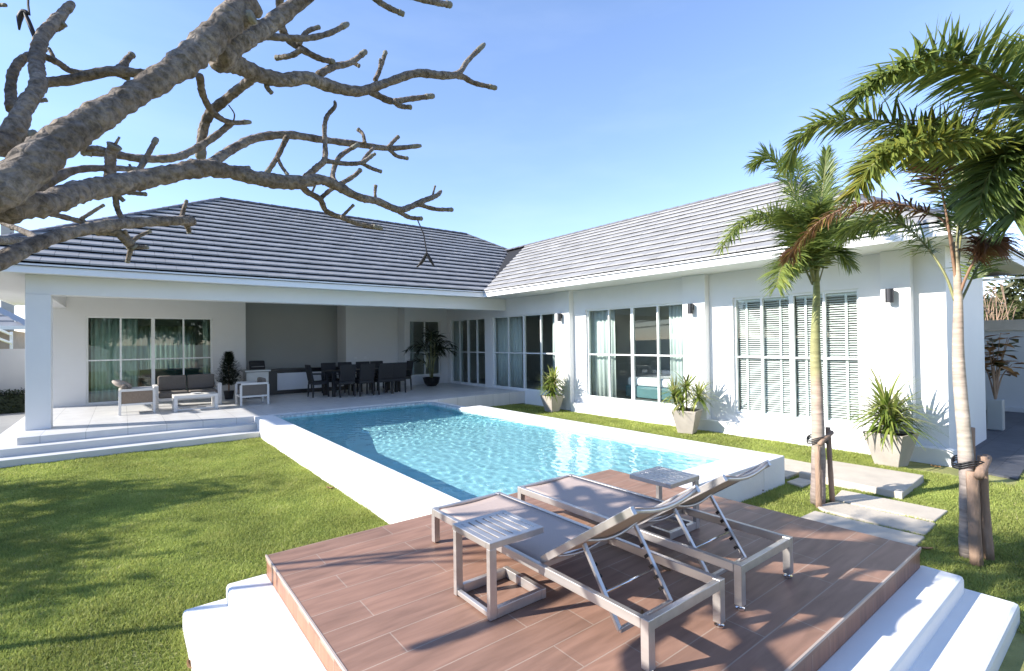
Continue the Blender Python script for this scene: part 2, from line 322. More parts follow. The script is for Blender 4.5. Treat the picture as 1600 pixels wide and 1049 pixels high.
# ================================================================== POOL
pool=thing('swimming_pool',(-6.2,-7.2,0),'rectangular turquoise swimming pool with broad white coping raised above the lawn','swimming pool')
b=MB()
IX0,IX1,IY0,IY1=-8.52,-4.15,-12.08,-2.3
def frame_wall(b,z0,z1):
    b.box((PX0,PY0,z0),(IX0,IY1+.2,z1)); b.box((IX0,PY0,z0),(IX1,IY0,z1)); b.box((IX1,PY0,z0),(PX1,-4.2,z1))
frame_wall(b,-.3,ZF-.004)
b.each('coping','render',pool,bevel=.012)
b=MB(); b.box((IX1,-4.197,-.3),(PX1-.1,-2.003,.36)); b.box((PX0+.003,IY1+.203,-.3),(IX0,-2.003,ZF-.006)); b.each('overflow_wall','render',pool,bevel=.01)
b=MB(); ZB=-.42; ZS_=.10
b.add([(IX0,IY0,ZS_),(IX1,IY0,ZS_),(IX1,-7.6,ZS_),(IX0,-7.6,ZS_),(IX1,-5.0,ZB),(IX0,-5.0,ZB),(IX1,IY1,ZB),(IX0,IY1,ZB)],[(0,1,2,3),(3,2,4,5),(5,4,6,7)])
e=.003
b.poly([(IX0+e,IY0,ZB),(IX0+e,IY1,ZB),(IX0+e,IY1,.37),(IX0+e,IY0,.37)]); b.poly([(IX1-e,IY0,ZB),(IX1-e,IY1,ZB),(IX1-e,IY1,.355),(IX1-e,IY0,.355)])
b.poly([(IX0,IY0+e,ZB),(IX1,IY0+e,ZB),(IX1,IY0+e,.37),(IX0,IY0+e,.37)]); b.poly([(IX0,IY1-e,ZB),(IX1,IY1-e,ZB),(IX1,IY1-e,.37),(IX0,IY1-e,.37)])
basin=b.build('basin','basin',pool); basin.cycles.is_caustics_receiver=True
b=MB(); b.box((IX0+.02,IY1-.01,.30),(IX1,-2.004,.425)); b.box((IX1-.01,-4.19,.20),(IX1+.16,-2.31,.425)); b.build('waterline_tiles','mosaic',pool)
def waves():
    nx,ny=240,520; X=np.linspace(IX0+.001,IX1-.001,nx); Y=np.linspace(IY0+.001,IY1,ny); gx,gy=np.meshgrid(X,Y); z=np.zeros_like(gx); rg=np.random.default_rng(12)
    for k in range(70):
        lam=rg.uniform(.10,.36); a=rg.normal(-.5,1.1); ph=rg.uniform(0,6.283); am=.0030*(lam/.4)**1.1*WAVE
        z+=am*np.sin(2*math.pi/lam*(gx*math.cos(a)+gy*math.sin(a))+ph+.8*np.sin(gx*1.3+k)+.8*np.sin(gy*1.1-k))
    z/=math.sqrt(70/8.)
    vs=np.stack([gx,gy,.385+z],-1).reshape(-1,3); w=MB(); w.v=[tuple(v) for v in vs]; w.f=[(j*nx+i,j*nx+i+1,(j+1)*nx+i+1,(j+1)*nx+i) for j in range(ny-1) for i in range(nx-1)]; w.t=[.5]*len(w.f)
    return w.build('pool_water','water',kind='structure',smooth=True)
WAVE=0.33
water=waves(); water.cycles.is_caustics_caster=True
# ================================================================== SUN DECK
DX0,DX1,DY0,DY1=-10.64,-6.17,-14.9,-11.4
deck=thing('sun_deck',(-8.4,-13.15,0),'raised sun deck of brown wood look tiles with white steps by the pool','deck')
b=MB(); b.box((DX0,DY0,.41),(DX1,DY1,.455)); b.build('deck_top','deck',deck,bevel=.003)
b=MB(); b.box((DX0+.012,DY0+.012,.0),(DX1-.012,DY1-.012,.408)); b.build('deck_core','trimline',deck)
b=MB(); b.box((DX0+.004,DY0+.02,.29),(DX0+.011,DY1-.02,.408)); b.box((DX1-.011,DY0+.02,0),(DX1-.004,DY1-.02,.408)); b.each('side_skirt','deck_side',deck)
b=MB(); b.box((DX0+.02,DY0+.004,.29),(DX1-.02,DY0+.011,.408)); b.box((DX0+.02,DY1-.011,0),(DX1-.02,DY1-.004,.408)); b.each('front_skirt','deck_side_x',deck)
b=MB(); b.box((DX0-.003,DY0-.003,.440),(DX0+.009,DY1+.003,.4585)); b.box((DX0-.003,DY0-.003,.440),(DX1+.003,DY0+.009,.4585)); b.each('edge_trim','trimline',deck)
b=MB(); b.prism([(-10.94,-15.17),(-6.10,-15.17),(-6.10,DY0+.03),(DX0+.03,DY0+.03),(DX0+.03,-11.36),(-10.94,-11.36)],.10,.29); b.build('upper_step','render',deck,bevel=.03)
b=MB(); b.prism([(-11.24,-15.48),(-5.98,-15.48),(-5.98,DY0+.05),(DX0+.05,DY0+.05),(DX0+.05,-11.30),(-11.24,-11.30)],-.05,.15); b.build('lower_step','render',deck,bevel=.03)
# ================================================================== VILLA
villa=thing('villa',(0,0,0),'white single storey villa with grey tiled hip roofs around the pool','house')
ZE=3.90
def wall_x(b,x0,x1,y0,y1,ops,z0,z1):      # wall in a plane of constant x (thickness x0..x1), openings (ya,yb,za,zb)
    y=y0
    for (ya,yb,za,zb) in sorted(ops):
        b.box((x0,y,z0),(x1,ya,z1))
        if za>z0: b.box((x0,ya,z0),(x1,yb,za))
        if zb<z1: b.box((x0,ya,zb),(x1,yb,z1))
        y=yb
    b.box((x0,y,z0),(x1,y1,z1))
def wall_y(b,y0,y1,x0,x1,ops,z0,z1):
    x=x0
    for (xa,xb,za,zb) in sorted(ops):
        b.box((x,y0,z0),(xa,y1,z1))
        if za>z0: b.box((xa,y0,z0),(xb,y1,za))
        if zb<z1: b.box((xa,y0,zb),(xb,y1,z1))
        x=xb
    b.box((x,y0,z0),(x1,y1,z1))
ZT=3.256; ZS=.49
W=dict(W0=(.53,3.25),W1=(-3.785,-.0),W2=(-8.62,-5.096),W3=(-12.556,-9.94))
b=MB(); wall_x(b,0,.2,-13.9,3.5,[(a,c,ZS,ZT) for a,c in W.values()],0,ZE); b.build('east_wing_wall','white',villa)
b=MB(); b.box((.203,-13.9,0),(3.2,-13.7,ZE)); b.box((3.0,-13.697,0),(3.2,4.1,ZE)); b.box((.203,4.1,0),(3.2,4.3,ZE)); b.each('outer_wall','white',villa)
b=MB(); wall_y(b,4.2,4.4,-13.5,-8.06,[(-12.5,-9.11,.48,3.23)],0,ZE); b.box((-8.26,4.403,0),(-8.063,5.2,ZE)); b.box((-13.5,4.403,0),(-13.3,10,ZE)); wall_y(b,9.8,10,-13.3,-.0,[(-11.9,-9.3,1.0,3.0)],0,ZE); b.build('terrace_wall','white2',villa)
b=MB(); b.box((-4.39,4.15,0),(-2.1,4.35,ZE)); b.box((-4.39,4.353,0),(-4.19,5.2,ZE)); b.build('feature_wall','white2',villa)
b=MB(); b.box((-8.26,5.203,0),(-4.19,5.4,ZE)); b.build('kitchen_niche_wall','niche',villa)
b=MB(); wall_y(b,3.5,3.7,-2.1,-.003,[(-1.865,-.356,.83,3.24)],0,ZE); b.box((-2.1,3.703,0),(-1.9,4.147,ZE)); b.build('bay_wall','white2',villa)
b=MB()
for ya,yb in ((-4.55,-3.86),(-9.33,-8.7),(-13.44,-12.98)): b.box((-.2,ya,.02),(-.003,yb,ZE))
b.each('pilaster','white',villa,bevel=.006)
b=MB(); b.box((-.26,-14.0,0),(-.203,-4.62,.29)); b.box((-.2,-12.977,0),(-.004,-9.333,.288)); b.box((-.2,-8.697,0),(-.004,-4.62,.288)); b.box((-.2,-14.0,0),(-.004,-13.443,.288)); b.each('plinth','white',villa,bevel=.008)
# columns, beam
for (xa,ya) in ((-13.3,-.93),):
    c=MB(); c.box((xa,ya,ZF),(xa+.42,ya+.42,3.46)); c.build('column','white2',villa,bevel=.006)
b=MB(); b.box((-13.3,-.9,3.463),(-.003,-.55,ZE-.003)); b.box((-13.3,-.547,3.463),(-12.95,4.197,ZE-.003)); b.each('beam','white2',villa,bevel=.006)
# soffits and terrace ceiling
EX0,EY,EX,ES=-14.85,-1.45,-1.40,-14.35
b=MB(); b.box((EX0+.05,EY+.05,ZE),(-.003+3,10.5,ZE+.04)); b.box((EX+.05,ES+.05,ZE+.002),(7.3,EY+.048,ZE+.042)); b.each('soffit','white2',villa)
# fascia boards
b=MB(); ft,fb=4.08,3.87
b.box((EX0,EY,fb),(EX,EY+.05,ft)); b.box((EX0,EY+.053,fb),(EX0+.05,10.5,ft)); b.box((EX,ES,fb),(EX+.05,EY+.047,ft)); b.box((EX+.053,ES,fb),(7.4,ES+.05,ft)); b.each('fascia','fascia',villa,bevel=.006)
# gutter clips on the shaded fascia
b=MB()
for x in np.arange(-14.2,-2,1.25): b.box((x,EY-.012,3.955),(x+.05,EY-.002,3.985))
b.each('gutter_clip','trim',villa)
# ---- roofs: real tile courses, clipped to each roof face
TP=math.tan(R(30)); ZE0=4.07
def clip(poly,n,d):         # keep n.p<=d
    out=[]
    for i in range(len(poly)):
        p,q=poly[i],poly[(i+1)%len(poly)]; a=n[0]*p[0]+n[1]*p[1]-d; c=n[0]*q[0]+n[1]*q[1]-d
        if a<=0: out.append(p)
        if (a<0<c) or (c<0<a): k=a/(a-c); out.append((p[0]+(q[0]-p[0])*k,p[1]+(q[1]-p[1])*k))
    return out
def tiled_face(name,poly,to3d,ulen,vlen,course=.41,tw=.41,lf=.08,th=.036):
    """poly in (u along eave, v up slope in plan); to3d(u,v,h) -> point"""
    hp=[]
    for i in range(len(poly)):
        p,q=poly[i],poly[(i+1)%len(poly)]; dx,dy=q[0]-p[0],q[1]-p[1]; n=(dy,-dx); hp.append((n,n[0]*p[0]+n[1]*p[1]))
    mb=MB(); und=MB(); und.poly([to3d(u,v,-.03) for u,v in poly])
    cv=course*math.cos(R(30)); nr=int(vlen/cv)+1; u0=min(p[0] for p in poly)-1; rr=random.Random(3)
    for r in range(nr):
        off=(r%2)*tw*.5; k=0; u=u0+off
        while u<ulen+1:
            q=[(u+.003,r*cv-.02),(u+tw-.003,r*cv-.02),(u+tw-.003,(r+1)*cv),(u+.003,(r+1)*cv)]
            for n,d in hp:
                if q: q=clip(q,n,d)
            u+=tw
            if len(q)<3: continue
            tn=min(1,max(0,rr.gauss(.5,.13))); dh=rr.uniform(-.003,.003)
            lift=lambda v:lf-(v-r*cv)/cv*(lf-.018)+dh
            top=[to3d(a,c,lift(c)) for a,c in q]; bot=[to3d(a,c,lift(c)-th) for a,c in q]; m=len(q)
            mb.add(top+bot,[tuple(range(m))]+[(i,m+i,m+(i+1)%m,(i+1)%m) for i in range(m)],tn)
    f=mb.build(name,'tile_roof',villa); 
    und.build('roof_underlay','roof_dark',f)
    return f
LD=6.03   # half depth of the main roof
YR=EY+LD; LX1=1.75+LD
tiled_face('roof',[(EX0-.03,-.03),(LX1,-.03),(LX1-LD,LD),(EX0+LD,LD)],lambda u,v,h:(u,EY+v,ZE0+v*TP+h),LX1,LD,lf=.092,th=.037)
RD=4.4; XR=EX+RD
# west slope of the right wing; u runs along -y
yv=lambda u:EY-u
tiled_face('roof',[(-RD,RD),(0,-.0),(.02,-.03),(EY-ES+.03,-.03),(EY-ES-RD,RD)],lambda u,v,h:(EX+v,EY-u,ZE0+v*TP+h),EY-ES,RD)
tiled_face('roof',[(EX-.03,-.03),(EX+2*RD+.03,-.03),(EX+RD,RD)],lambda u,v,h:(u,ES+v,ZE0+v*TP+h),EX+2*RD,RD)
tiled_face('roof',[(-.03,-.03),(2*LD+.03,-.03),(LD,LD)],lambda u,v,h:(EX0+v,EY+u,ZE0+v*TP+h),2*LD,LD)
zr=ZE0+RD*TP; zl=ZE0+LD*TP
b=MB(); b.poly([(XR,ES+RD,zr),(XR,YR,zr),(XR+RD,YR,ZE0),(XR+RD,ES,ZE0)]); b.poly([(EX0+LD,YR,zl),(LX1-LD,YR,zl),(LX1,YR+LD,ZE0),(EX0,YR+LD,ZE0)]); b.poly([(LX1-LD,YR,zl),(LX1,YR-LD,ZE0),(LX1,YR+LD,ZE0)]); b.build('rear_roof','ridge',villa)
b=MB()
def cap(p,q):
    p,q=V(p),V(q); n=max(1,int((q-p).length/.42))
    for i in range(n):
        a=p.lerp(q,i/n); c=p.lerp(q,(i+1.06)/n); b.bar(a+V((0,0,.05)),c+V((0,0,.035)),.24,.07)
cap((EX0+LD,YR,zl),(LX1-LD,YR,zl)); cap((EX0,EY,ZE0),(EX0+LD,YR,zl)); cap((LX1-LD,YR,zl),(LX1-LD+1.9,YR-1.9,zl-1.9*TP))
cap((XR,ES+RD,zr),(XR,YR-1.5,zr)); cap((EX,ES,ZE0),(XR,ES+RD,zr))
b.build('ridge_caps','ridge',villa,bevel=.02)
b=MB(); b.bar((EX+.02,EY+.02,ZE0+.03),(EX+RD,EY+RD,zr+.03),.12,.03); b.build('valley_gutter','ridge',villa)
# ---- windows
def window_x(x,ya,yb,za,zb,muls,rail,gm='glass',name='window'):
    f=MB(); w=.05
    f.box((x-.03,ya,zb-w),(x+.05,yb,zb)); f.box((x-.03,ya,za),(x+.05,yb,za+w)); f.box((x-.03,ya,za+w),(x+.05,ya+w,zb-w)); f.box((x-.03,yb-w,za+w),(x+.05,yb,zb-w))
    for m,mw in muls: f.box((x-.026,m-mw/2,za+w),(x+.046,m+mw/2,zb-w))
    f.box((x-.015,ya+w,rail-.02),(x+.035,yb-w,rail+.02))
    fr=f.build(name,'frame',villa)
    p=MB(); p.poly([(x+.01,ya+w,za+w),(x+.01,yb-w,za+w),(x+.01,yb-w,zb-w),(x+.01,ya+w,zb-w)]); p.build('pane',gm,fr)
def window_y(y,xa,xb,za,zb,muls,rail,gm,name='window'):
    f=MB(); w=.05
    f.box((xa,y-.03,zb-w),(xb,y+.05,zb)); f.box((xa,y-.03,za),(xb,y+.05,za+w)); f.box((xa,y-.03,za+w),(xa+w,y+.05,zb-w)); f.box((xb-w,y-.03,za+w),(xb,y+.05,zb-w))
    for m,mw in muls: f.box((m-mw/2,y-.026,za+w),(m+mw/2,y+.046,zb-w))
    if rail: f.box((xa+w,y-.015,rail-.02),(xb-w,y+.035,rail+.02))
    fr=f.build(name,'frame',villa)
    p=MB(); p.poly([(xa+w,y+.01,za+w),(xb-w,y+.01,za+w),(xb-w,y+.01,zb-w),(xa+w,y+.01,zb-w)]); p.build('pane',gm,fr)
RZ=1.84
def q4(a,c): d=(c-a)/4; return [(a+d,.05),(a+2*d,.10),(a+3*d,.05)]
for k in ('W0','W1','W2','W3'):
    a,c=W[k]; window_x(.09,a,c,ZS,ZT,q4(a,c),RZ)
window_y(4.29,-12.5,-9.11,.48,3.23,q4(-12.5,-9.11),1.84,'glass_door','sliding_door')
window_y(9.9,-11.9,-9.3,1.0,3.0,[(-10.6,.05)],None,'glass')
window_y(3.59,-1.865,-.356,.83,3.24,[(-1.1,.05)],1.84,'glass')
# rooms behind the glass
b=MB()
def room(x0,x1,y0,y1,z0,z1,openface):
    P=[(x0,y0,z0),(x1,y0,z0),(x1,y1,z0),(x0,y1,z0),(x0,y0,z1),(x1,y0,z1),(x1,y1,z1),(x0,y1,z1)]
    F=dict(top=(4,5,6,7),s=(0,1,5,4),e=(1,2,6,5),n=(2,3,7,6),w=(3,0,4,7))
    for k,f in F.items():
        if k not in openface: b.poly([P[i] for i in f])
room(.206,2.99,-13.69,-9.2,.47,3.5,'w'); room(.206,2.99,-9.19,-4.6,.47,3.5,'w'); room(.206,2.99,-4.59,4.09,.47,3.5,'w'); room(-13.29,-8.07,4.41,9.7,.47,3.5,'sn'); wall_y(b,9.66,9.69,-13.29,-8.07,[(-11.9,-9.3,1.0,3.0)],.47,3.5); room(-2.09,-.01,3.71,5.2,.47,3.5,'s')
b.build('interior_wall','room_wall',villa)
b=MB()
for x0,x1,y0,y1 in ((.206,2.99,-13.69,4.09),(-13.29,-8.07,4.41,9.7),(-2.09,-.01,3.71,5.2)): b.poly([(x0,y0,.475),(x1,y0,.475),(x1,y1,.475),(x0,y1,.475)])
b.build('interior_floor','room_floor',villa)
# small fittings on the walls
b=MB(); b.box((-4.05,4.140,1.62),(-3.93,4.148,1.72)); b.box((-3.65,4.140,1.62),(-3.53,4.148,1.72)); b.each('wall_socket','trim',villa)
# side canopy over the path behind the right wing
b=MB(); b.bar((3.3,-13.2,3.5),(9.0,-13.2,3.95),1.6,.05); b.build('canopy','white',villa)
# curtains and blinds hang inside: things of their own
def curtain_x(x,ya,yb,zb,zt,label,amp=.05,wl=.17,taper=0):
    n=int((yb-ya)/.02)+2; vs=[];fs=[]
    for j,z in enumerate((zt,(zt*.6+zb*.4),zb)):
        for i in range(n):
            u=i/(n-1); y=ya+(yb-ya)*u; y+= taper*(0 if j==0 else .4 if j==1 else 1)*(u-.0)
            vs.append((x+amp*math.sin(2*math.pi*(y-ya)/wl+j*.4)*(.7+.3*math.sin(u*9)),y,z))
    for j in range(2):
        for i in range(n-1): a=j*n+i; fs.append((a,a+1,a+n+1,a+n))
    m=MB(); m.add(vs,fs); return tag(m.build('curtain','curtain',smooth=True,solid=.004),label,'curtain','sheer curtains in the windows')
curtain_x(.32,-1.45,.28,.5,3.22,'pale curtain on the far side of the window nearest the terrace corner')
curtain_x(.32,-3.55,-3.2,.5,3.22,'narrow bunched curtain at the near edge of the window by the farthest wall lamp',wl=.1,taper=-.0)
curtain_x(.32,-6.0,-4.72,.5,3.22,'wide pale curtain on the far side of the bedroom window',taper=-.12)
curtain_x(.32,-8.5,-7.95,.5,3.22,'narrow pale curtain at the near side of the bedroom window',wl=.11)
curtain_x(.32,2.7,3.6,.5,3.22,'curtain behind the terrace side window next to the potted palm')
def curtain_y(y,xa,xb,zb,zt,label):
    n=int((xb-xa)/.02)+2; vs=[];fs=[]
    for j,z in enumerate((zt,zb)):
        for i in range(n): x=xa+(xb-xa)*i/(n-1); vs.append((x,y+.05*math.sin(2*math.pi*x/.17),z))
    for i in range(n-1): fs.append((i,i+1,i+n+1,i+n))
    m=MB(); m.add(vs,fs); tag(m.build('curtain','curtain',smooth=True,solid=.004),label,'curtain','sheer curtains in the windows')
curtain_y(4.62,-12.4,-11.2,.5,3.2,'curtain at the left side of the terrace sliding door')
curtain_y(4.62,-9.35,-9.15,.5,3.2,'curtain at the right edge of the terrace sliding door above the sofa')
curtain_y(9.5,-12.1,-9.1,.9,3.1,'sheer curtain added over the rear window to lighten the view through the sliding door')  # added curtain, passes soft daylight so the room reads lighter
curtain_y(3.95,-1.8,-1.45,.5,3.2,'curtain behind the tall narrow window with the potted palm')
def blind(ya,yb,label):
    o=thing('venetian_blind',(.17,(ya+yb)/2,.55),label,'blind','white venetian blinds in the near bedroom window')
    m=MB(); n=52; z0,z1=.58,3.14
    for i in range(n):
        z=z0+(z1-z0)*i/(n-1); m.bar((.17,ya+.02,z),(.17,yb-.02,z),.043,.004,up=(-.50,0,.86))
    m.build('slats','blind',o)
    for k in (.18,.5,.82):
        y=ya+(yb-ya)*k; c=MB(); c.box((.138,y-.022,.56),(.142,y+.022,3.15)); c.build('tape','blind',o)
    c=MB(); c.box((.14,ya+.02,3.15),(.20,yb-.02,3.2)); c.build('headrail','blind',o)
    c=MB(); c.box((.145,ya+.02,.545),(.195,yb-.02,.565)); c.build('bottom_rail','blind',o)
a,c=W['W3']; mid=(a+c)/2
blind(mid+.05,c-.05,'lowered white venetian blind in the far half of the slatted window'); blind(a+.05,mid-.05,'lowered white venetian blind in the near half of the slatted window')
# things glimpsed in the rooms
o=thing('bed',(1.9,-6.9,.475),'bed with white linen seen through the bedroom window','bed')
m=MB(); m.box((.9,-8.0,.5),(2.9,-5.9,.85)); m.build('base','teal',o,bevel=.03)
m=MB(); m.box((.92,-7.95,.853),(2.88,-5.95,1.12)); m.build('mattress','bed',o,bevel=.08)
m=MB(); m.box((2.5,-7.8,1.123),(2.85,-7.05,1.28)); m.build('pillow','bed',o,bevel=.06)
m=MB(); m.box((2.5,-6.85,1.123),(2.85,-6.1,1.28)); m.build('pillow','bed',o,bevel=.06)
m=MB()
rr=random.Random(5)
for i in range(46):
    a_=rr.uniform(0,6.28); r_=.42+rr.gauss(0,.07); cy,cz=-6.9+r_*math.cos(a_),2.35+r_*math.sin(a_); d=V((0,-math.sin(a_+.6),math.cos(a_+.6)))*.1
    m.add([(2.94,cy-d.y,cz-d.z),(2.93,cy+d.z*.35,cz-d.y*.35),(2.94,cy+d.y,cz+d.z),(2.93,cy-d.z*.35,cz+d.y*.35)],[(0,1,2,3)],rr.random())
tag(m.build('wall_wreath','dark_leaf'),'round dark leafy wreath on the bedroom wall behind the glass','wall ornament')
o=thing('indoor_chair',(-12.0,5.3,.475),'dark chair standing inside the sliding glass door','chair')
m=MB(); m.box((-12.3,5.0,.93),(-11.7,5.6,1.0)); m.build('seat','black',o,bevel=.02)
m=MB(); m.box((-12.3,5.55,1.0),(-11.7,5.6,1.5)); m.build('backrest','black',o,bevel=.02)
for x in (-12.27,-11.73):
    for y in (5.03,5.57): m=MB(); m.bar((x,y,.48),(x,y,.93),.04,.04,up=(0,1,0)); m.build('leg','black',o)
m=MB(); m.box((-11.1,6.3,.48),(-8.6,7.2,1.05)); m.box((-11.1,7.0,1.05),(-8.6,7.2,1.4)); tag(m.build('indoor_sofa','teal',bevel=.06),'dark teal sofa inside the sliding glass door','sofa')
# wall lamps
def lamp(y,label):
    o=thing('wall_lamp',(-.2,y,2.95),label,'wall lamp','cylindrical wall lamps on the pilasters')
    m=MB(); m.lathe((-.315,y,2.92),[(.005,0),(.062,.0),(.065,.006),(.065,.25),(.062,.256),(.005,.256)],20); m.build('shade','lamp',o,smooth=False)
    m=MB(); m.box((-.25,y-.035,3.02),(-.203,y+.035,3.17)); m.build('bracket','lamp',o,bevel=.006)
lamp(-4.2,'grey cylinder wall lamp farthest along the wall, above the smallest potted plant'); lamp(-9.0,'grey cylinder wall lamp between the bedroom window and the slatted window'); lamp(-13.15,'grey cylinder wall lamp right of the slatted window')
# ================================================================== LOUNGERS AND SIDE TABLES
ZD=.459
def lounger(x0,y0,label):
    o=thing('sun_lounger',(x0+.39,y0+1.2,ZD),label,'sun lounger','sun loungers on the deck')
    T=Matrix.Translation((x0,y0,ZD)); Wd,Ln,H=.78,2.40,.305
    rh,rw=.062,.036; zr=H-rh/2
    m=MB(T); 
    for x in (rw/2,Wd-rw/2): m.bar((x,.0565,zr),(x,Ln-.0565,zr),rw,rh)
    m.each('side_rail','alu',o,bevel=.004)
    m=MB(T)
    for y in (rw/2+.002,Ln-rw/2-.002): m.bar((.0565,y,zr),(Wd-.0565,y,zr),rw,rh)
    m.bar((rw+.001,.95,zr-.01),(Wd-rw-.001,.95,zr-.01),.03,.04)
    m.each('end_rail','alu',o,bevel=.004)
    for (x,y,kind) in ((.028,.028,'g'),(Wd-.028,.028,'g'),(.028,Ln-.028,'p'),(Wd-.028,Ln-.028,'p')):
        m=MB(T); m.box((x-.028,y-.028,.03 if kind=='g' else .004),(x+.028,y+.028,H+.0015)); l=m.build('leg','alu',o,bevel=.004)
        if kind=='g': m=MB(T); m.lathe((x,y,0),[(.028,0),(.03,.004),(.03,.012),(.012,.014),(.012,.03)],14); m.build('glide','chrome',l)
    # sling of the seat
    yh=.93; m=MB(T); n=14; vs=[];fs=[]
    for i in range(n+1):
        y=yh+(Ln-.05-yh)*i/n
        for j in range(9):
            x=rw+.002+(Wd-2*rw-.004)*j/8; vs.append((x,y,H-.012-.016*math.sin(math.pi*j/8)))
    for i in range(n):
        for j in range(8): a=i*9+j; fs.append((a,a+1,a+10,a+9))
    m.add(vs,fs); m.build('seat_sling','sling',o,smooth=True,solid=.006)
    # raised back
    bl=.96; ang=R(34.5); dy,dz=-math.cos(ang),math.sin(ang); B=lambda x,s,h=0: (x,yh+dy*s+dz*h*0-(-dz)*0 - h*math.sin(ang)*-1*0, H+.005+dz*s+h)
    m=MB(T); up=(0,math.sin(ang),math.cos(ang))
    for x in (rw+.028,Wd-rw-.028): m.bar(B(x,0),B(x,bl),.034,.05,up=up)
    m.each('back_rail','alu',o,bevel=.004)
    def sag(mm,s,drop,w=.03):
        P=[V(B(rw+.046+(Wd-2*rw-.092)*k/8,s))-V((0,0,drop*math.sin(math.pi*k/8))) for k in range(9)]; mm.tube(P,w/2,8)
    m=MB(T); sag(m,bl-.02,.045,.036); sag(m,.42,.06,.024); sag(m,.06,.05,.024); m.each('back_crossbar','alu',o,smooth=True)
    m=MB(T); vs=[];fs=[]
    for i in range(n+1):
        s=bl*i/n
        for j in range(9):
            p=V(B(rw+.046+(Wd-2*rw-.092)*j/8,s))+V((0,0,.012-.05*math.sin(math.pi*j/8)*min(1,s/.25+.3))); vs.append(p)
    for i in range(n):
        for j in range(8): a=i*9+j; fs.append((a,a+9,a+10,a+1))
    m.add(vs,fs); m.build('back_sling','sling',o,smooth=True,solid=.006)
    # prop frame under the back: two struts, a rod and the foot bar
    s0=.40; P0=V(B(.13,s0)); 
    m=MB(T)
    for x in (.13,Wd-.13):
        a=V(B(x,s0))-V((0,0,.03)); c=V((x,yh-.62,.075)); m.bar(a,c,.03,.022,up=(0,1,0))
    m.bar((.13,yh-.62,.075),(Wd-.13,yh-.62,.075),.03,.022,up=(0,1,0)); m.build('prop_frame','alu',o,bevel=.003)
    m=MB(T); m.tube([(.13,yh-.48,.24),(Wd-.13,yh-.48,.24)],.009,8); m.build('prop_rod','chrome',o,smooth=True)
    m=MB(T)
    for x in (.155,Wd-.155):
        for k in range(5):
            a=V(B(x,s0)).lerp(V((x,yh-.62,.075)),.30+.13*k); m.bar(a,a+V((0,.022,-.022)),.006,.022)
    m.each('ratchet','black',o)
    return o
lounger(-9.385,-14.47,'aluminium sun lounger with raised back beside the lawn, half behind a slatted table')
lounger(-8.36,-14.45,'aluminium sun lounger with raised back on the villa side, its seat fully clear')
def side_table(x0,y0,label,flip=False):
    w,h=.47,.51
    o=thing('side_table',(x0+w/2,y0+w/2,ZD),label,'side table','slatted aluminium side tables')
    T=Matrix.Translation((x0,y0,ZD)); 
    if flip: T=T@Matrix(((-1,0,0,w),(0,1,0,0),(0,0,1,0),(0,0,0,1)))
    t=.045
    m=MB(T); z=h-t/2
    m.bar((0,t/2,z),(w,t/2,z),t,t*1.0); m.bar((0,w-t/2,z),(w,w-t/2,z),t,t); m.bar((t/2,t+.001,z-.001),(t/2,w-t-.001,z-.001),t,t); m.bar((w-t/2,t+.001,z-.001),(w-t/2,w-t-.001,z-.001),t,t); m.each('top_frame','alu',o,bevel=.004)
    m=MB(T); n=6
    for i in range(n):
        x=t+(w-2*t)*(i+.5)/n; m.bar((x,t+.002,h-.018),(x,w-t-.002,h-.018),(w-2*t)/n-.014,.03)
    m.build('slats','alu',o,bevel=.003)
    for y in (t/2+.003,w-t/2-.003):
        m=MB(T); m.bar((t*.75,y,.002),(t*.75,y,h-t-.001),t*1.5,t-.006,up=(1,0,0)) if False else m.box((.003,y-t/2+.003,.002),(.060,y+t/2-.003,h-t-.001)); m.build('leg','alu',o,bevel=.004)
    m=MB(T)
    for y in (t/2+.003,w-t/2-.003): m.box((.061,y-t/2+.004,.002),(w-.02,y+t/2-.004,.07))
    m.box((w-.0195,.004,.002),(w+.02,w-.004,.071)); m.box((.01,t+.002,.01),(.04,w-t-.002,.045)); m.each('base_frame','alu',o,bevel=.004)
    return o
side_table(-9.735,-13.49,'slatted aluminium side table on the lawn side of the deck, overlapping a lounger'); side_table(-7.69,-13.45,'slatted aluminium side table between the raised back and the pool',True)
# ================================================================== TERRACE FURNITURE
def lounge_frame(m,w,d,h,t=.06):
    for x in (t/2,w-t/2):
        m.bar((x,t/2,h-t/2),(x,d-t/2,h-t/2),t,t); 
        for y in (t/2,d-t/2): m.bar((x,y,0.001),(x,y,h-t-.001),t,t,up=(1,0,0))
        m.bar((x,t+.001,.27),(x,d-t-.001,.27),t*.8,t*.9)
def armchair(loc,rz,panel,label):
    o=thing('lounge_armchair',loc,label,'armchair')
    T=Matrix.Translation(loc)@Matrix.Rotation(rz,4,'Z')@Matrix.Translation((-.42,-.40,0))
    m=MB(T); lounge_frame(m,.84,.80,.68); m.bar((.061,.77,.65),(.779,.77,.65),.05,.05); m.bar((.061,.05,.27),(.779,.05,.27),.05,.06); m.bar((.061,.75,.27),(.779,.75,.27),.05,.06); m.build('frame','lounge_white',o,bevel=.006)
    for x in (.03,.81):
        m=MB(T); m.box((x-.012,.063,.30),(x+.012,.737,.617)); m.each('side_panel',panel,o)
    m=MB(T); m.box((.063,.745,.30),(.777,.765,.62)); m.build('back_panel',panel,o)
    m=MB(T); m.box((.07,.06,.305),(.77,.70,.45)); m.build('seat_cushion','cushion',o,bevel=.04)
    m=MB(T); m.box((.08,.60,.455),(.76,.735,.80)); m.build('back_cushion','cushion',o,bevel=.05)
    return o
armchair((-11.3,1.05,ZF),R(90),'rope','white framed armchair with brown woven sides and a round cushion')
armchair((-8.46,.95,ZF),R(-90),'cushion','white framed armchair with plain grey sides beside the small conifer')
m=MB(Matrix.Translation((-11.62,1.15,1.24))@Matrix.Rotation(R(25),4,'Y')); 
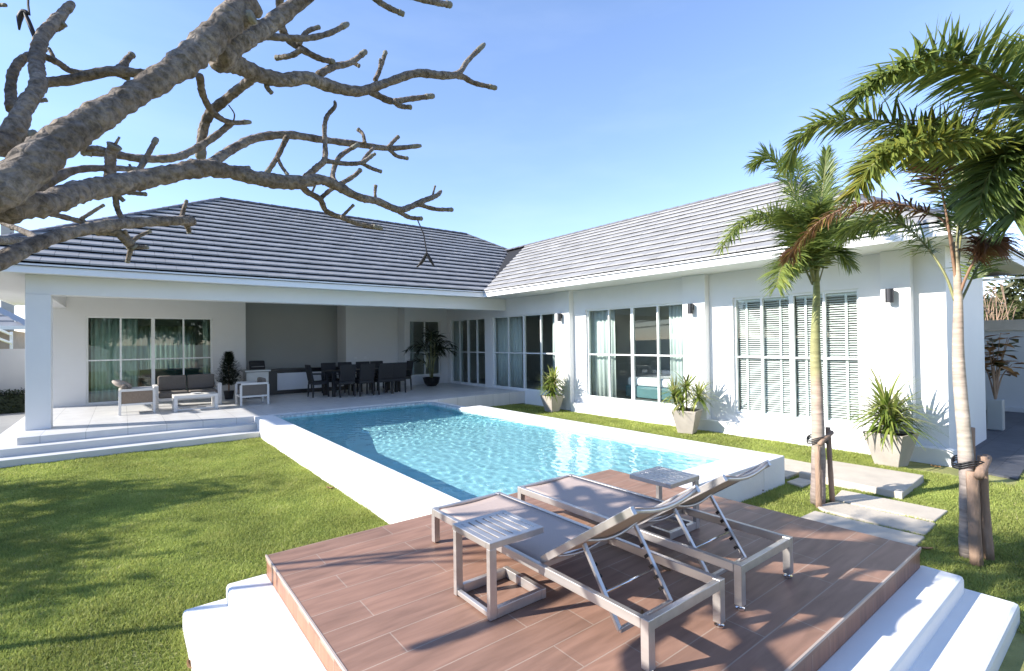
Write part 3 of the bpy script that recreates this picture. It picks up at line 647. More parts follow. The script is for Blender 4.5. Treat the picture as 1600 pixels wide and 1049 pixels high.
m.lathe((0,0,0),[(.01,-.10),(.13,-.085),(.22,-.04),(.245,0),(.22,.04),(.13,.085),(.01,.10)],20); tag(m.build('round_cushion','beige',smooth=True),'round beige cushion on the woven armchair','cushion')
o=thing('sofa',(-10.05,2.0,ZF),'two seat grey sofa with white frame in front of the sliding glass door','sofa')
T=Matrix.Translation((-10.9,1.55,ZF))
m=MB(T); 
for x in (.055,1.655):
    m.box((x-.055,.0,.002),(x+.055,.09,.66)); m.box((x-.055,.75,.002),(x+.055,.84,.66)); m.box((x-.055,.091,.55),(x+.055,.749,.66))
m.bar((.111,.05,.25),(1.599,.05,.25),.06,.08); m.bar((.111,.78,.25),(1.599,.78,.25),.06,.08); m.build('frame','lounge_white',o,bevel=.006)
for k in (0,1):
    m=MB(T); m.box((.115+.745*k,.02,.295),(.85+.745*k,.72,.47)); m.build('seat_cushion','cushion',o,bevel=.04)
    m=MB(T); m.box((.12+.745*k,.60,.475),(.845+.745*k,.78,.92)); m.build('back_cushion','cushion',o,bevel=.05)
o=thing('coffee_table',(-9.98,.75,ZF),'low white coffee table in front of the grey sofa','coffee table')
T=Matrix.Translation((-10.5,.40,ZF))
m=MB(T); m.box((0,0,.36),(1.06,.66,.44)); m.build('top','lounge_white',o,bevel=.006)
for x in (0,.97):
    for y in (0,.57): m=MB(T); m.box((x+.002,y+.002,.002),(x+.088,y+.088,.358)); m.build('leg','lounge_white',o,bevel=.005)
m=MB(T); m.bar((.09,.04,.05),(.969,.04,.05),.03,.04); m.bar((.09,.62,.05),(.969,.62,.05),.03,.04); m.each('stretcher','lounge_white',o)
m=MB(); m.lathe((-9.95,.72,.893),[(.02,0),(.09,.012),(.13,.03),(.125,.032),(.08,.018),(.01,.012)],18); tag(m.build('dish','white_obj',smooth=True),'small pale dish on the coffee table','dish')
# dining set
o=thing('dining_table',(-4.75,1.5,ZF),'long black dining table surrounded by black woven chairs','dining table')
m=MB(); m.box((-6.0,1.05,1.28),(-3.5,2.05,1.34)); m.build('top','rattan',o,bevel=.008)
for x in (-5.9,-3.6):
    for y in (1.14,1.96): m=MB(); m.box((x-.05,y-.05,ZF+.002),(x+.05,y+.05,1.278)); m.build('leg','rattan',o)
def dining_chair():
    o=thing('dining_chair',(0,0,0),'','dining chair','black woven chairs around the dining table')
    m=MB(); m.box((-.27,-.27,.44),(.27,.27,.55)); m.build('seat','rattan',o,bevel=.02)
    m=MB(); P=[(-.27,.22,.552),(.27,.22,.552),(.27,.275,.552),(-.27,.275,.552),(-.27,.34,1.12),(.27,.34,1.12),(.27,.38,1.12),(-.27,.38,1.12)]
    m.add(P,[(0,3,2,1),(4,5,6,7),(0,1,5,4),(1,2,6,5),(2,3,7,6),(3,0,4,7)]); m.build('backrest','rattan',o,bevel=.02)
    for x in (-.245,.245):
        m=MB(); m.bar((x,-.2,.78),(x,.27,.80),.05,.035); m.bar((x,-.22,.551),(x,-.20,.765),.045,.045,up=(1,0,0)); m.each('armrest','rattan',o)
        for y in (-.24,.25):
            m=MB(); m.bar((x,y*1.08,.012),(x,y,.439),.045,.045,up=(1,0,0)); l=m.build('leg','rattan',o); m=MB(); m.lathe((x,y*1.08,0),[(.026,0),(.028,.012),(.02,.022)],10); m.build('foot_cap','chrome',l)
    return o
spots=[(-5.62,.86,180,'first on the pool side from the barbecue end'),(-4.98,.80,180,'second on the pool side from the barbecue end'),(-4.28,.84,180,'third on the pool side from the barbecue end'),(-3.72,.88,180,'fourth on the pool side from the barbecue end'),
 (-5.6,2.3,0,'first on the bar side from the barbecue end'),(-4.95,2.34,0,'second on the bar side from the barbecue end'),(-4.3,2.3,0,'third on the bar side from the barbecue end'),(-3.7,2.32,0,'fourth on the bar side from the barbecue end'),
 (-6.3,1.5,90,'at the head of the table facing the potted palm'),(-3.15,1.6,-90,'at the head of the table beside the potted palm')]
proto=dining_chair()
for i,(x,y,a,l) in enumerate(spots):
    c=proto if i==0 else copy_tree(proto)
    c.location=(x,y,ZF+.001); c.rotation_euler=(0,0,R(a)+rng.uniform(-.06,.06)); c['label']='black woven dining chair '+l
# bar counter and barbecue in the niche
o=thing('bar_counter',(-5.8,3.9,ZF),'black bar counter with white front panels in the grey niche','bar counter')
m=MB(); m.box((-7.55,3.40,1.30),(-4.45,4.1,1.37)); m.build('worktop','black',o,bevel=.006)
m=MB(); m.box((-7.5,3.48,ZF+.002),(-4.5,4.08,1.297)); m.build('body','black',o)
m=MB(); m.box((-7.17,3.455,.60),(-6.0,3.478,1.22)); m.build('front_panel','white_obj',o,bevel=.004)
m=MB(); m.box((-5.94,3.455,.60),(-4.7,3.478,1.22)); m.build('front_panel','white_obj',o,bevel=.004)
o=thing('barbecue_grill',(-7.95,3.1,ZF),'stainless steel barbecue grill with black lid beside the bar counter','barbecue')
m=MB(); m.box((-8.3,2.75,.56),(-7.6,3.35,1.34)); m.build('cabinet','steel',o,bevel=.01)
m=MB(); m.box((-8.36,2.7,1.343),(-7.54,3.4,1.41)); m.build('shelf','steel',o,bevel=.01)
m=MB(); m.add([(-8.2,2.75,1.412),(-7.7,2.75,1.412),(-7.7,3.35,1.412),(-8.2,3.35,1.412),(-8.2,2.88,1.72),(-7.7,2.88,1.72),(-7.7,3.25,1.72),(-8.2,3.25,1.72)],[(0,3,2,1),(4,5,6,7),(0,1,5,4),(1,2,6,5),(2,3,7,6),(3,0,4,7)]); l=m.build('lid','black',o,bevel=.03); m=MB(); m.tube([(-8.15,2.72,1.52),(-7.75,2.72,1.52)],.018,8); m.build('handle','steel',l)
m=MB()
for x in (-8.26,-7.64):
    for y in (2.8,3.3): m.lathe((x,y,ZF+.001),[(.04,0),(.045,.05),(.03,.11)],10)
m.each('caster','black',o)
# ================================================================== PLANTS
def strap_rosette(mb,c,n,L,W_,rr,spread=1.,tone0=.5):
    c=V(c)
    for i in range(n):
        a=rr.uniform(0,2*math.pi); el=math.acos(rr.uniform(-.15,1)**1.0)*spread; l=L*rr.uniform(.7,1.1)
        d=V((math.cos(a)*math.sin(el),math.sin(a)*math.sin(el),math.cos(el))); sd=d.cross(V((0,0,1))); 
        if sd.length<.05: sd=V((1,0,0))
        sd.normalize(); pts=[]; p=c.copy(); k=6
        for j in range(k+1):
            pts.append(p.copy()); d=(d+V((0,0,-.16*rr.uniform(.6,1.3)))).normalized(); p=p+d*(l/k)
        tn=min(1,max(0,tone0+rr.gauss(0,.2))); vs=[]
        for j,q in enumerate(pts):
            w=W_*(.55+.9*math.sin(math.pi*min(1,(j/k)*.8+.12)))*(1-.85*(j/k)**3); vs+= [q-sd*w/2,q+sd*w/2]
        mb.add(vs,[(2*j,2*j+1,2*j+3,2*j+2) for j in range(k)],tn)
def planter(x,y,label,seed,scale,heads):
    o=thing('potted_plant',(x,y,0),label,'potted plant','potted strap leaved plants along the wall')
    b0,b1,h=.175*scale,.30*scale,.56*scale
    m=MB(Matrix.Translation((x,y,.012))@Matrix.Rotation(R(8*((seed*37)%5-2)),4,'Z'))
    def ring(r,z): return [(-r,-r,z),(r,-r,z),(r,r,z),(-r,r,z)]
    vs=ring(b0,0)+ring(b1,h)+ring(b1-.04,h)+ring(b1-.05,h-.07); fs=[(3,2,1,0)]
    for l in range(3):
        for k in range(4): fs.append((l*4+k,l*4+(k+1)%4,l*4+4+(k+1)%4,l*4+4+k))
    m.add(vs,fs); m.build('pot','pot',o,bevel=.012)
    m=MB(Matrix.Translation((x,y,.012))); m.poly(ring(b1-.045,h-.05)); m.build('soil','soil',o)
    rr=random.Random(seed); m=MB(); st=MB()
    for (dx,dy,hz,n,L) in heads:
        top=V((x+dx,y+dy,h+hz)); st.tube([(x+dx*.3,y+dy*.3,h-.06),(x+dx*.7,y+dy*.7,h+hz*.5),top],[.022,.018,.014],7)
        for k in range(3): strap_rosette(m,top-V((0,0,.05*k)),n//3,L,.030,rr,1.0 if k else .75,.74-.12*k)
    st.build('stem','petiole',o,smooth=True); m.build('foliage','strap',o)
planter(-.72,-4.25,'smallest upright strap leaved plant in a tapered pot by the terrace corner',1,.92,[(0,0,.42,90,.62),(.08,.06,.22,60,.6),(-.09,-.05,.25,66,.6),(.0,-.1,.62,60,.55)])
planter(-.80,-9.17,'three headed spiky plant in a tapered pot below the bedroom window',2,1.0,[(-.05,.30,.36,78,.56),(.02,.02,.58,84,.62),(.0,-.33,.38,78,.58),(-.05,.1,.2,48,.5)])
planter(-.90,-13.28,'largest arching grassy plant in a tapered pot by the slatted window',3,1.04,[(.0,.05,.42,170,.86),(-.12,-.05,.26,110,.8),(.1,.1,.2,90,.7)])
# conifer in a black pot
o=thing('potted_conifer',(-8.78,3.05,ZF),'small dark conifer in a round black pot beside the grey armchair','potted tree')
m=MB(); m.lathe((-8.78,3.05,ZF+.002),[(.12,0),(.16,.27),(.17,.28),(.14,.27),(.02,.26)],18); m.build('pot','black',o,smooth=False)
m=MB(); m.tube([(-8.78,3.05,.70),(-8.78,3.05,1.95)],[.03,.008],7); m.build('trunk','stake',o)
rr=random.Random(11); m=MB()
for i in range(4200):
    z=rr.uniform(0,1); a=rr.uniform(0,6.283); rad=(.08+.52*(1-z)**.8)*(.75+.25*math.cos(3*a+12*z))*rr.uniform(.35,1)
    if z<.06: rad*=.6
    p=V((-8.78+rad*math.cos(a),3.05+rad*math.sin(a),.93+1.1*z)); d=V((math.cos(a),math.sin(a),rr.uniform(-.3,.9))).normalized()*.10; s_=d.cross(V((0,0,1))).normalized()*.018
    m.add([p-s_,p+s_,p+d],[(0,1,2)],rr.random()*.8)
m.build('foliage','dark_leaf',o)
# feather palm building blocks
def frond(mr,ml,P,rad,n,L,Wl,droop,tone,rr,start=.14,plume=2,lean=.66,tonevar=.09,stalk=True,layer=1.0):
    pts=smooth_path(P,n); N_=len(pts)
    mr.tube(pts[::2]+[pts[-1]],[rad*(1-.8*i/(N_/2)) if i<N_/2 else rad*.15 for i in range(len(pts[::2])+1)],6)
    for i in range(int(N_*start),N_-1):
        s=(i-N_*start)/(N_*(1-start)); p=pts[i]; T=(pts[min(i+1,N_-1)]-pts[i-1]).normalized()
        sd=T.cross(V((0,0,1)))
        if sd.length<.1: sd=T.cross(V((1,0,0)))
        sd.normalize(); nm=sd.cross(T).normalized(); prof=(.55+.6*math.sin(math.pi*min(1,.15+s*.75)))*(1-.28*s**2)
        for side in (-1,1):
            for k in range(plume):
                ph=rr.uniform(-.65,.75)*layer; d=sd*(side*math.cos(ph))+nm*math.sin(ph); le=lean*(.6+.75*s)+rr.gauss(0,.13)
                d=(d*math.cos(min(1.35,le))+T*math.sin(min(1.35,le))).normalized(); l=L*prof*rr.uniform(.75,1.12); w=Wl*rr.uniform(.75,1.2)
                up=d.cross(T); 
                if up.length<.05: up=nm
                wv=up.cross(d).normalized() if rr.random()<.5 else (up.normalized()*.6+up.cross(d).normalized()*.8).normalized()
                q=p.copy(); vs=[]; dd=d.copy(); K=3
                for j in range(K+1):
                    ww=w*(.55,1,.8,.06)[j]/2; vs+= [q-wv*ww,q+wv*ww]; q=q+dd*(l/K); dd=(dd+V((0,0,-droop*rr.uniform(.6,1.3)))).normalized()
                ml.add(vs,[(2*j,2*j+1,2*j+3,2*j+2) for j in range(K)],min(1,max(0,tone+rr.gauss(0,tonevar))))
# kentia like palm in black bowl by the tall window
o=thing('potted_palm',(-1.35,2.55,ZF),'dark green palm in a black bowl pot in front of the tall narrow window','potted palm')
m=MB(); m.lathe((-1.35,2.55,ZF+.002),[(.20,0),(.30,.12),(.36,.33),(.37,.36),(.33,.36),(.28,.30),(.02,.28)],22); m.build('pot','black',o)
rr=random.Random(21); mr=MB(); ml=MB(); c=V((-1.35,2.55,.76))
for i in range(13):
    a=rr.uniform(0,6.28) if i>3 else (2.75,5.9,2.4,5.6)[i]; h=rr.uniform(1.1,1.9) if i>3 else (1.35,1.5,.75,1.2)[i]; r=rr.uniform(.25,.6) if i>3 else .9
    d=V((math.cos(a),math.sin(a),0)); P=[c+d*.05,c+d*.12*1+V((0,0,h*.55)),c+d*r*.45+V((0,0,h)),c+d*r*.8+V((0,0,h*1.02)),c+d*r*1.15+V((0,0,h*.86))]
    frond(mr,ml,P,.016,30,.42,.035,.22,.35,rr,start=.35,plume=1,lean=.8)
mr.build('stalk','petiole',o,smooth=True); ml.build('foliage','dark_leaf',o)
# foxtail palms
def palm(base,topv,r0,label,fronds,seed,zc,tm='palm_trunk'):
    base,topv=V(base),V(topv)
    o=thing('foxtail_palm',base,label,'palm tree','feather palms by the deck')
    P=[base.lerp(topv,i/22)+V((.015*math.sin(i*.7),.012*math.cos(i*.5),0)) for i in range(23)]
    rad=[]
    for i in range(23):
        s=i/22; r=r0*(1.25-.30*min(1,s*2.2))*(1 if s<.55 else 1-.55*(s-.55)/.45); 
        if i%3==1 and s<.55: r*=1.06
        rad.append(r)
    m=MB(); m.tube(P,rad,16,rough=.02,seed=seed); m.build('trunk',tm,o,smooth=True)
    rr=random.Random(seed)
    for (pts,dep,kw) in fronds:
        W_=[p if isinstance(p,V) else at(p[0],p[1],dep[0]+(dep[1]-dep[0])*i/(len(pts)-1)) for i,p in enumerate(pts)]
        mr=MB(); ml=MB(); dead=kw.pop('dead',False); args=dict(rad=.016,n=46,L=.52,Wl=.017,droop=.2,tone=.44,plume=3); args.update(kw); args['n']=int(args['n']*1.35)
        frond(mr,ml,W_,rr=rr,**args)
        f=mr.build('frond','dead_stalk' if dead else 'petiole',o,smooth=True); ml.build('leaflets','palm',f)
    return o
D1=6.95
G=dict(tone=.36)
palm((-4.1,-13.31,0),(-4.12,-13.33,3.35),.073,'slim palm with a green topped trunk between pool corner and stepping slabs',[
 ([(1268,440),(1262,395),(1235,352),(1200,337),(1160,348),(1126,388)],(D1,D1-.3),dict(n=64,L=.36,tone=.50,droop=.24)),
 ([(1269,440),(1262,380),(1247,320),(1227,275),(1200,246),(1177,258)],(D1,D1+.5),dict(n=60,L=.36,tone=.46)),
 ([(1270,440),(1266,370),(1257,310),(1246,265),(1236,248)],(D1,D1+.9),dict(n=56,L=.36,tone=.42)),
 ([(1271,440),(1277,370),(1284,310),(1289,265),(1291,236)],(D1,D1+.6),dict(n=60,L=.34,tone=.38,lean=1.05)),
 ([(1270,445),(1262,410),(1243,396),(1222,418),(1213,450)],(D1,D1-.5),dict(n=44,L=.34,tone=.5,start=.3)),
 ([(1272,445),(1284,410),(1300,392),(1314,398),(1326,412)],(D1,D1-.2),dict(n=40,L=.34,tone=.44,start=.3)),
 ([(1271,440),(1285,375),(1310,345),(1345,345),(1375,362)],(D1,D1+.4),dict(n=50,L=.36,tone=.40)),
 ([(1270,440),(1258,385),(1245,350),(1228,330)],(D1-.1,D1-.6),dict(n=44,L=.38,tone=.46)),
 ([(1271,440),(1268,385),(1270,345),(1282,318)],(D1-.1,D1-.7),dict(n=44,L=.38,tone=.48)),
 ([(1272,440),(1288,390),(1305,365),(1330,362)],(D1-.1,D1-.4),dict(n=44,L=.38,tone=.42)),
 ([(1270,445),(1254,415),(1236,405),(1228,430)],(D1,D1-.2),dict(n=36,L=.32,tone=.52,start=.2)),
 ([(1272,470),(1280,440),(1288,415),(1296,402)],(D1,D1),dict(n=16,L=.12,tone=.4,rad=.014,start=.6))],31,3.3)
D2=5.15
palm((-4.75,-14.97,0),(-4.86,-14.92,3.25),.059,'palm with pinkish ringed trunk and hanging dead fronds at the villa end',[
 ([(1492,470),(1478,432),(1457,398),(1425,362),(1385,344),(1345,350),(1315,372)],(D2,D2+.9),dict(n=64,L=.34,tone=.44,droop=.34,start=.34)),
 ([(1494,420),(1478,350),(1440,330),(1400,319),(1340,320),(1282,345),(1246,385),(1232,404)],(D2,D2+.8),dict(n=70,L=.26,tone=.92,dead=True,droop=.35,tonevar=.05,start=.25,plume=2)),
 ([(1495,430),(1500,380),(1508,330),(1515,285),(1520,245)],(D2,D2+.3),dict(n=52,L=.36,tone=.26,start=.3,lean=1.0)),
 ([(1494,440),(1484,370),(1474,310),(1462,272),(1450,255)],(D2,D2-.1),dict(n=40,L=.30,tone=.86,dead=True,start=.55,tonevar=.1)),
 ([(1496,470),(1510,432),(1528,396),(1540,378),(1546,384)],(D2,D2-.3),dict(n=56,L=.30,tone=.96,dead=True,droop=.6,tonevar=.03,start=.4,plume=3)),
 ([(1497,480),(1514,445),(1530,412),(1545,392)],(D2,D2+.2),dict(n=30,L=.26,tone=.40,start=.4)),
 ([(1495,430),(1496,370),(1500,310),(1506,250),(1500,215)],(D2,D2+.1),dict(n=44,L=.36,tone=.28,start=.3))],32,3.2,'palm_trunk_old')
# the third palm stands just outside the frame on the right and leans its fronds in
D3=4.55
b3=at(1690,900,4.6); b3.z=0; t3=at(1668,230,4.6)
palm((b3.x,b3.y,0),t3,.10,'tall palm whose large green fronds arch high against the open sky',[
 ([t3,(1615,170),(1560,122),(1500,98),(1440,94),(1385,115),(1340,150)],(D3,D3-.2),dict(n=84,L=.46,Wl=.025,tone=.47,droop=.16,start=.10,plume=3,rad=.022)),
 ([t3,(1620,245),(1550,225),(1480,222),(1420,228),(1370,252),(1335,300)],(D3,D3-.3),dict(n=90,L=.42,Wl=.026,tone=.60,droop=.16,start=.08,plume=3,tonevar=.11,rad=.022)),
 ([t3,(1590,235),(1510,218),(1430,200),(1350,186),(1290,192),(1248,218),(1228,262)],(D3,D3+.5),dict(n=96,L=.32,Wl=.021,tone=.52,droop=.2,start=.12,plume=2)),
 ([t3,(1620,225),(1575,240),(1545,275),(1530,320)],(D3,D3-.1),dict(n=60,L=.46,Wl=.026,tone=.38,droop=.18,start=.1,plume=3)),
 ([t3,(1640,240),(1610,270),(1590,310),(1585,345)],(D3,D3-.2),dict(n=56,L=.44,Wl=.026,tone=.34,droop=.2,start=.1,plume=3)),
 ([t3,(1640,180),(1610,120),(1600,80),(1605,60)],(D3,D3+.2),dict(n=50,L=.32,Wl=.025,tone=.55,droop=.2,plume=2)),
 ([t3,(1720,180),(1780,160),(1850,190)],(D3,D3+.2),dict(n=50,L=.32,Wl=.025,tone=.35,droop=.2,plume=2)),
 ([t3,(1690,130),(1720,60),(1760,20)],(D3,D3+.6),dict(n=50,L=.32,Wl=.025,tone=.35,droop=.2,plume=2)),
 ([t3,(1560,210),(1460,195),(1400,215),(1360,255)],(D3+.2,D3),dict(n=76,L=.40,Wl=.025,tone=.62,droop=.18,start=.2,plume=2,tonevar=.14))],33,3.4)
# wooden props lashed to the two palms
def props(base,legs,zc,label,bars):
    o=thing('tree_support',base,label,'tree stakes','wooden stakes propping the palms')
    for (p,q,r) in legs:
        m=MB(); P=smooth_path([p,(V(p)+V(q))/2+V((rng.uniform(-.015,.015),rng.uniform(-.015,.015),0)),q],9); m.tube(P,[r*1.05]*4+[r]*5,10,rough=.07,seed=int(r*1e5)); m.build('stake','stake',o,smooth=True)
    for (p,q,r) in bars:
        m=MB(); m.tube(smooth_path([p,(V(p)+V(q))/2,q],6),r,9,rough=.08,seed=3); m.build('crossbar','stake',o,smooth=True)
    m=MB(); c=V(base)
    for k in range(3): m.tube([(c.x+.125*math.cos(a),c.y+.125*math.sin(a),zc+.03*math.sin(2*a)+.022*k) for a in np.linspace(0,6.283,18)],.008,6)
    m.build('tie','wire',o)
props((-4.1,-13.31,0),[((-4.28,-13.38,0),(-4.23,-13.36,.82),.036),((-3.93,-13.42,0),(-3.98,-13.40,1.05),.032)],.86,'pair of wooden stakes lashed to the slim green topped palm',[((-4.27,-13.40,.86),(-3.93,-13.43,.98),.03)])
props((-4.75,-14.97,0),[((-4.93,-15.05,0),(-4.90,-15.03,.92),.05),((-4.66,-15.10,0),(-4.68,-15.07,1.05),.042),((-4.55,-14.98,0),(-4.6,-14.97,1.32),.04)],.95,'three wooden stakes lashed to the pinkish trunked palm',[((-4.98,-15.09,.90),(-4.58,-15.09,1.02),.042)])
# ================================================================== PLUMERIA (bare frangipani) beside the camera
tb=V((-12.22,-14.95,0))
o=thing('plumeria_tree',tb,'bare frangipani tree with thick knobbly grey limbs reaching across the sky','tree')
tt=V((-12.12,-14.74,2.12))
m=MB(); m.tube(smooth_path([tb+V((0,0,-.05)),tb+V((.04,.06,.6)),tb+V((-.03,.1,1.3)),tt],16),[.22,.19,.175,.17,.165,.165,.165,.165,.165,.165,.165,.165,.165,.165,.16,.15],14,rough=.05,seed=2); m.build('trunk','bark',o,smooth=True)
def limb(main,d0,d1,start=None,twigs=(),seed=1,pods=()):
    """main: (u,v,half width) in photo pixels, distance d0..d1; twigs ride on the same distance scale"""
    m=MB(); tips=MB()
    def path(pl,da,db,first=None,knob=False):
        n=len(pl); W_=[];rd=[]; sc_=.76 if first is None else .88
        if first is not None: W_.append(V(first[:3])); rd.append(first[3])
        for i,(u,v,r) in enumerate(pl):
            dep=da+(db-da)*i/max(1,n-1); W_.append(at(u,v,dep)); rd.append(r*sc_*dep/FPX)
        k=max(8,len(W_)*9); P=smooth_path(W_,k); rs=[float(np.interp(i/(k-1)*(len(rd)-1),range(len(rd)),rd)) for i in range(k)]
        rs=[r*(1+.05*math.sin(i*1.9+seed)+.05*math.sin(i*.8)) for i,r in enumerate(rs)]
        rs[-1]*=.75
        big=max(rs)>.05
        m.tube(P,rs,16 if big else 10,rough=.09 if big else .05,seed=seed+n)
        return P,rs
    path(main,d0,d1,start)
    for tw in twigs:
        pl,da,db=tw; P,rs=path(pl,da,db)
        if rs[-1]<.03: tips.tube(P[-5:],[r*1.12 for r in rs[-5:-1]]+[rs[-1]*1.05],9,rough=.07,seed=seed)
    L_=m.build('limb','bark',o,smooth=True)
    if tips.v: tips.each('branch_tip','tip',L_,smooth=True)
    for (st,ps,dd) in pods:
        p=MB(); p.tube([at(u,v,dd) for u,v in st],.0035,5); p.build('pod_stalk','pod',L_)
        for pp in ps:
            p=MB(); W_=smooth_path([at(u,v,dd) for u,v,_ in pp],10); p.tube(W_,[max(.002,float(np.interp(i/9*(len(pp)-1),range(len(pp)),[q[2] for q in pp]))*dd/FPX) for i in range(10)],8); p.build('seed_pod','pod',L_,smooth=True)
    return L_
s0=(tt.x,tt.y,tt.z,.055)
# main limb with its broken stub
limb([(-90,352,34),(12,290,32),(80,232,29),(140,191,25),(200,154,20),(255,120,20.5),(305,84,24),(348,42,23),(383,4,18),(403,22,9)],1.02,1.85,s0,[
 ([(340,88,26),(385,60,19),(420,40,17),(470,0,15),(530,-50,13)],1.72,2.1),
 ([(338,92,24),(370,101,19),(400,115,16),(440,125,14),(480,122,13),(510,133,13),(560,143,10),(600,131,8.5),(650,115,8),(690,118,8),(716,115,6),(731,95,5),(757,69,4.5)],1.75,2.9),
 ([(700,118,6.5),(722,120,6),(741,130,5),(776,138,4.5)],2.75,2.95),
 ([(497,118,8),(520,105,7),(548,98,6),(572,80,5)],2.35,2.5),([(552,98,4),(562,104,4)],2.5,2.5),
 ([(586,126,5),(593,110,4.5),(603,80,4)],2.55,2.6),([(593,108,3),(594,92,2.5)],2.57,2.58),
 ([(575,141,8),(610,158,6.5),(640,155,5.5),(678,150,5)],2.55,2.8),([(615,158,6),(625,166,5),(643,168,4.5)],2.62,2.7),
 ([(402,118,9),(385,130,9),(356,153,9),(328,178,9.5),(316,210,9),(313,250,9)],1.95,2.05),
 ([(415,128,5),(418,138,5),(425,146,4)],2.0,2.0),
 ([(312,118,7.5),(317,148,7),(333,176,6.5),(358,191,5.5),(392,191,4)],1.8,2.1),([(365,190,1.6),(366,178,1.4),(357,164,1)],2.02,2.02),
 ([(362,192,6),(335,214,7),(300,236,7.5),(270,247,8),(220,248,8),(170,240,8),(125,236,9)],2.06,1.75),
 ([(398,55,8),(440,59,7),(480,60,6),(515,52,5.5),(544,37,5)],2.05,2.35),
 ([(437,-10,8),(438,28,7.5),(446,56,8),(470,76,7.5),(500,92,6),(523,97,5)],2.15,2.4),([(472,77,6),(455,87,5.5),(430,91,5)],2.25,2.3),([(466,70,5.5),(480,50,5),(500,42,4)],2.25,2.3),
 ([(555,-25,7),(580,-6,6.5),(605,11,6),(632,23,5)],2.5,2.6),([(600,-20,6.5),(640,-6,6.5),(680,4,6),(705,8,6)],2.5,2.7),
 ([(345,48,22),(372,34,19),(398,26,11)],1.72,1.72)],seed=11)
# second limb running to the right
limb([(-90,352,28),(15,324,27),(75,318,20),(110,304,19),(140,297,18),(182,289,18),(219,282,17),(275,270,15),(320,263,16),(365,270,12),(420,282,13),(462,285,12),(500,281,9),(525,290,8.5),(560,308,7),(590,315,6.5),(622,328,6),(640,324,5.5),(662,314,5),(682,306,4),(689,299,3)],1.10,2.75,(tt.x,tt.y,tt.z,.05),[
 ([(172,285,12),(172,262,10),(174,240,10),(180,226,12)],1.62,1.60),([(174,238,6),(150,232,6),(128,236,5)],1.6,1.62),([(180,226,3),(187,214,2)],1.6,1.6),
 ([(470,288,8),(480,300,6.5),(500,312,6),(510,330,5.5),(536,341,5),(560,350,5),(598,357,4.5)],2.15,2.45),([(533,340,3.5),(543,330,3),(553,320,3)],2.28,2.3),([(488,300,2.2),(494,286,2)],2.2,2.2),([(500,311,4.5),(515,298,4.5),(527,290,4.5)],2.25,2.28),
 ([(524,286,5.5),(520,273,5),(530,246,5),(561,225,4)],2.28,2.4),([(528,290,5),(552,276,4.5),(564,265,4)],2.3,2.38),
 ([(476,279,7),(495,262,6.5),(507,250,6),(508,225,5),(507,200,4.8),(511,182,4.5),(523,167,4),(523,158,2.5)],2.18,2.25),([(505,251,5),(540,256,4.5),(566,254,4.3),(583,242,3.5)],2.2,2.35),([(563,254,4),(580,263,4),(597,269,3.5)],2.32,2.36),([(568,252,3.5),(587,240,3)],2.33,2.35),
 ([(588,314,3.5),(586,303,3),(587,289,3.5)],2.5,2.5),([(652,319,4.5),(680,327,4.2),(708,328,4)],2.65,2.75),([(622,330,5),(640,340,4.5),(660,342,4)],2.6,2.7),([(675,310,2.5),(678,298,2),(680,290,2)],2.7,2.7),
 ([(326,258,10),(345,245,9.5),(365,232,9),(400,216,8.5),(450,211,8),(500,218,7),(560,226,6.5),(608,232,5.5),(658,228,4)],1.95,2.7),([(606,231,4),(614,222,4),(623,213,3.5)],2.6,2.65),([(608,233,4.5),(620,244,4),(638,248,3.5)],2.6,2.68),([(570,224,4),(567,210,3.5),(559,202,4)],2.5,2.52),([(585,230,3.5),(572,244,3.5),(566,253,3)],2.52,2.38),
 ([(449,213,5.5),(433,246,5),(416,272,5)],2.15,2.12),([(433,245,3.5),(440,260,3.5),(450,274,3.5)],2.13,2.14),
 ([(338,259,4),(365,262,3.8),(391,262,3.2)],2.0,2.1),([(210,266,5),(218,264,6),(232,240,5),(245,216,5)],1.72,1.78),([(205,262,2.5),(202,257,2.2)],1.72,1.72),
 ([(198,301,4.5),(230,304,4)],1.66,1.7),([(70,276,5),(88,277,4)],1.5,1.52),([(180,303,6),(183,325,5.5),(192,345,5)],1.62,1.66),([(185,306,4.5),(194,315,4)],1.63,1.64),
 ([(75,333,6),(110,342,5.5),(133,348,5)],1.42,1.5),([(126,343,4),(145,331,3.8),(163,320,3)],1.48,1.52),
 ([(40,300,20),(110,268,8),(170,263,6),(215,266,6)],1.4,1.72)],seed=23,
 pods=[([(652,343),(662,366),(667,396)],[[(667,396,2),(660,408,3),(651,418,1)],[(667,396,2),(673,407,2.6),(679,417,1)]],2.7)])
# low limb crossing in front of the roof
limb([(-90,438,19),(-10,412,17),(44,387,13),(88,370,11.5),(135,358,11),(180,351,10),(230,347,9),(282,345,8.5),(300,346,9)],1.05,1.9,(tt.x,tt.y,tt.z-.12,.04),[
 ([(283,344,5),(287,327,4),(292,313,3.2)],1.85,1.88),([(288,347,6),(294,357,5),(296,365,4)],1.88,1.9),
 ([(150,360,11),(182,363,9.5),(198,377,9),(208,388,9)],1.6,1.66),([(206,387,5),(202,398,4.5),(199,411,4)],1.65,1.66),([(204,380,4),(218,369,3.8),(236,361,3.2)],1.65,1.7),([(210,386,5),(232,387,3.5)],1.66,1.7),([(195,360,3.5),(200,370,3.5),(207,380,3.5)],1.62,1.65)],seed=31)
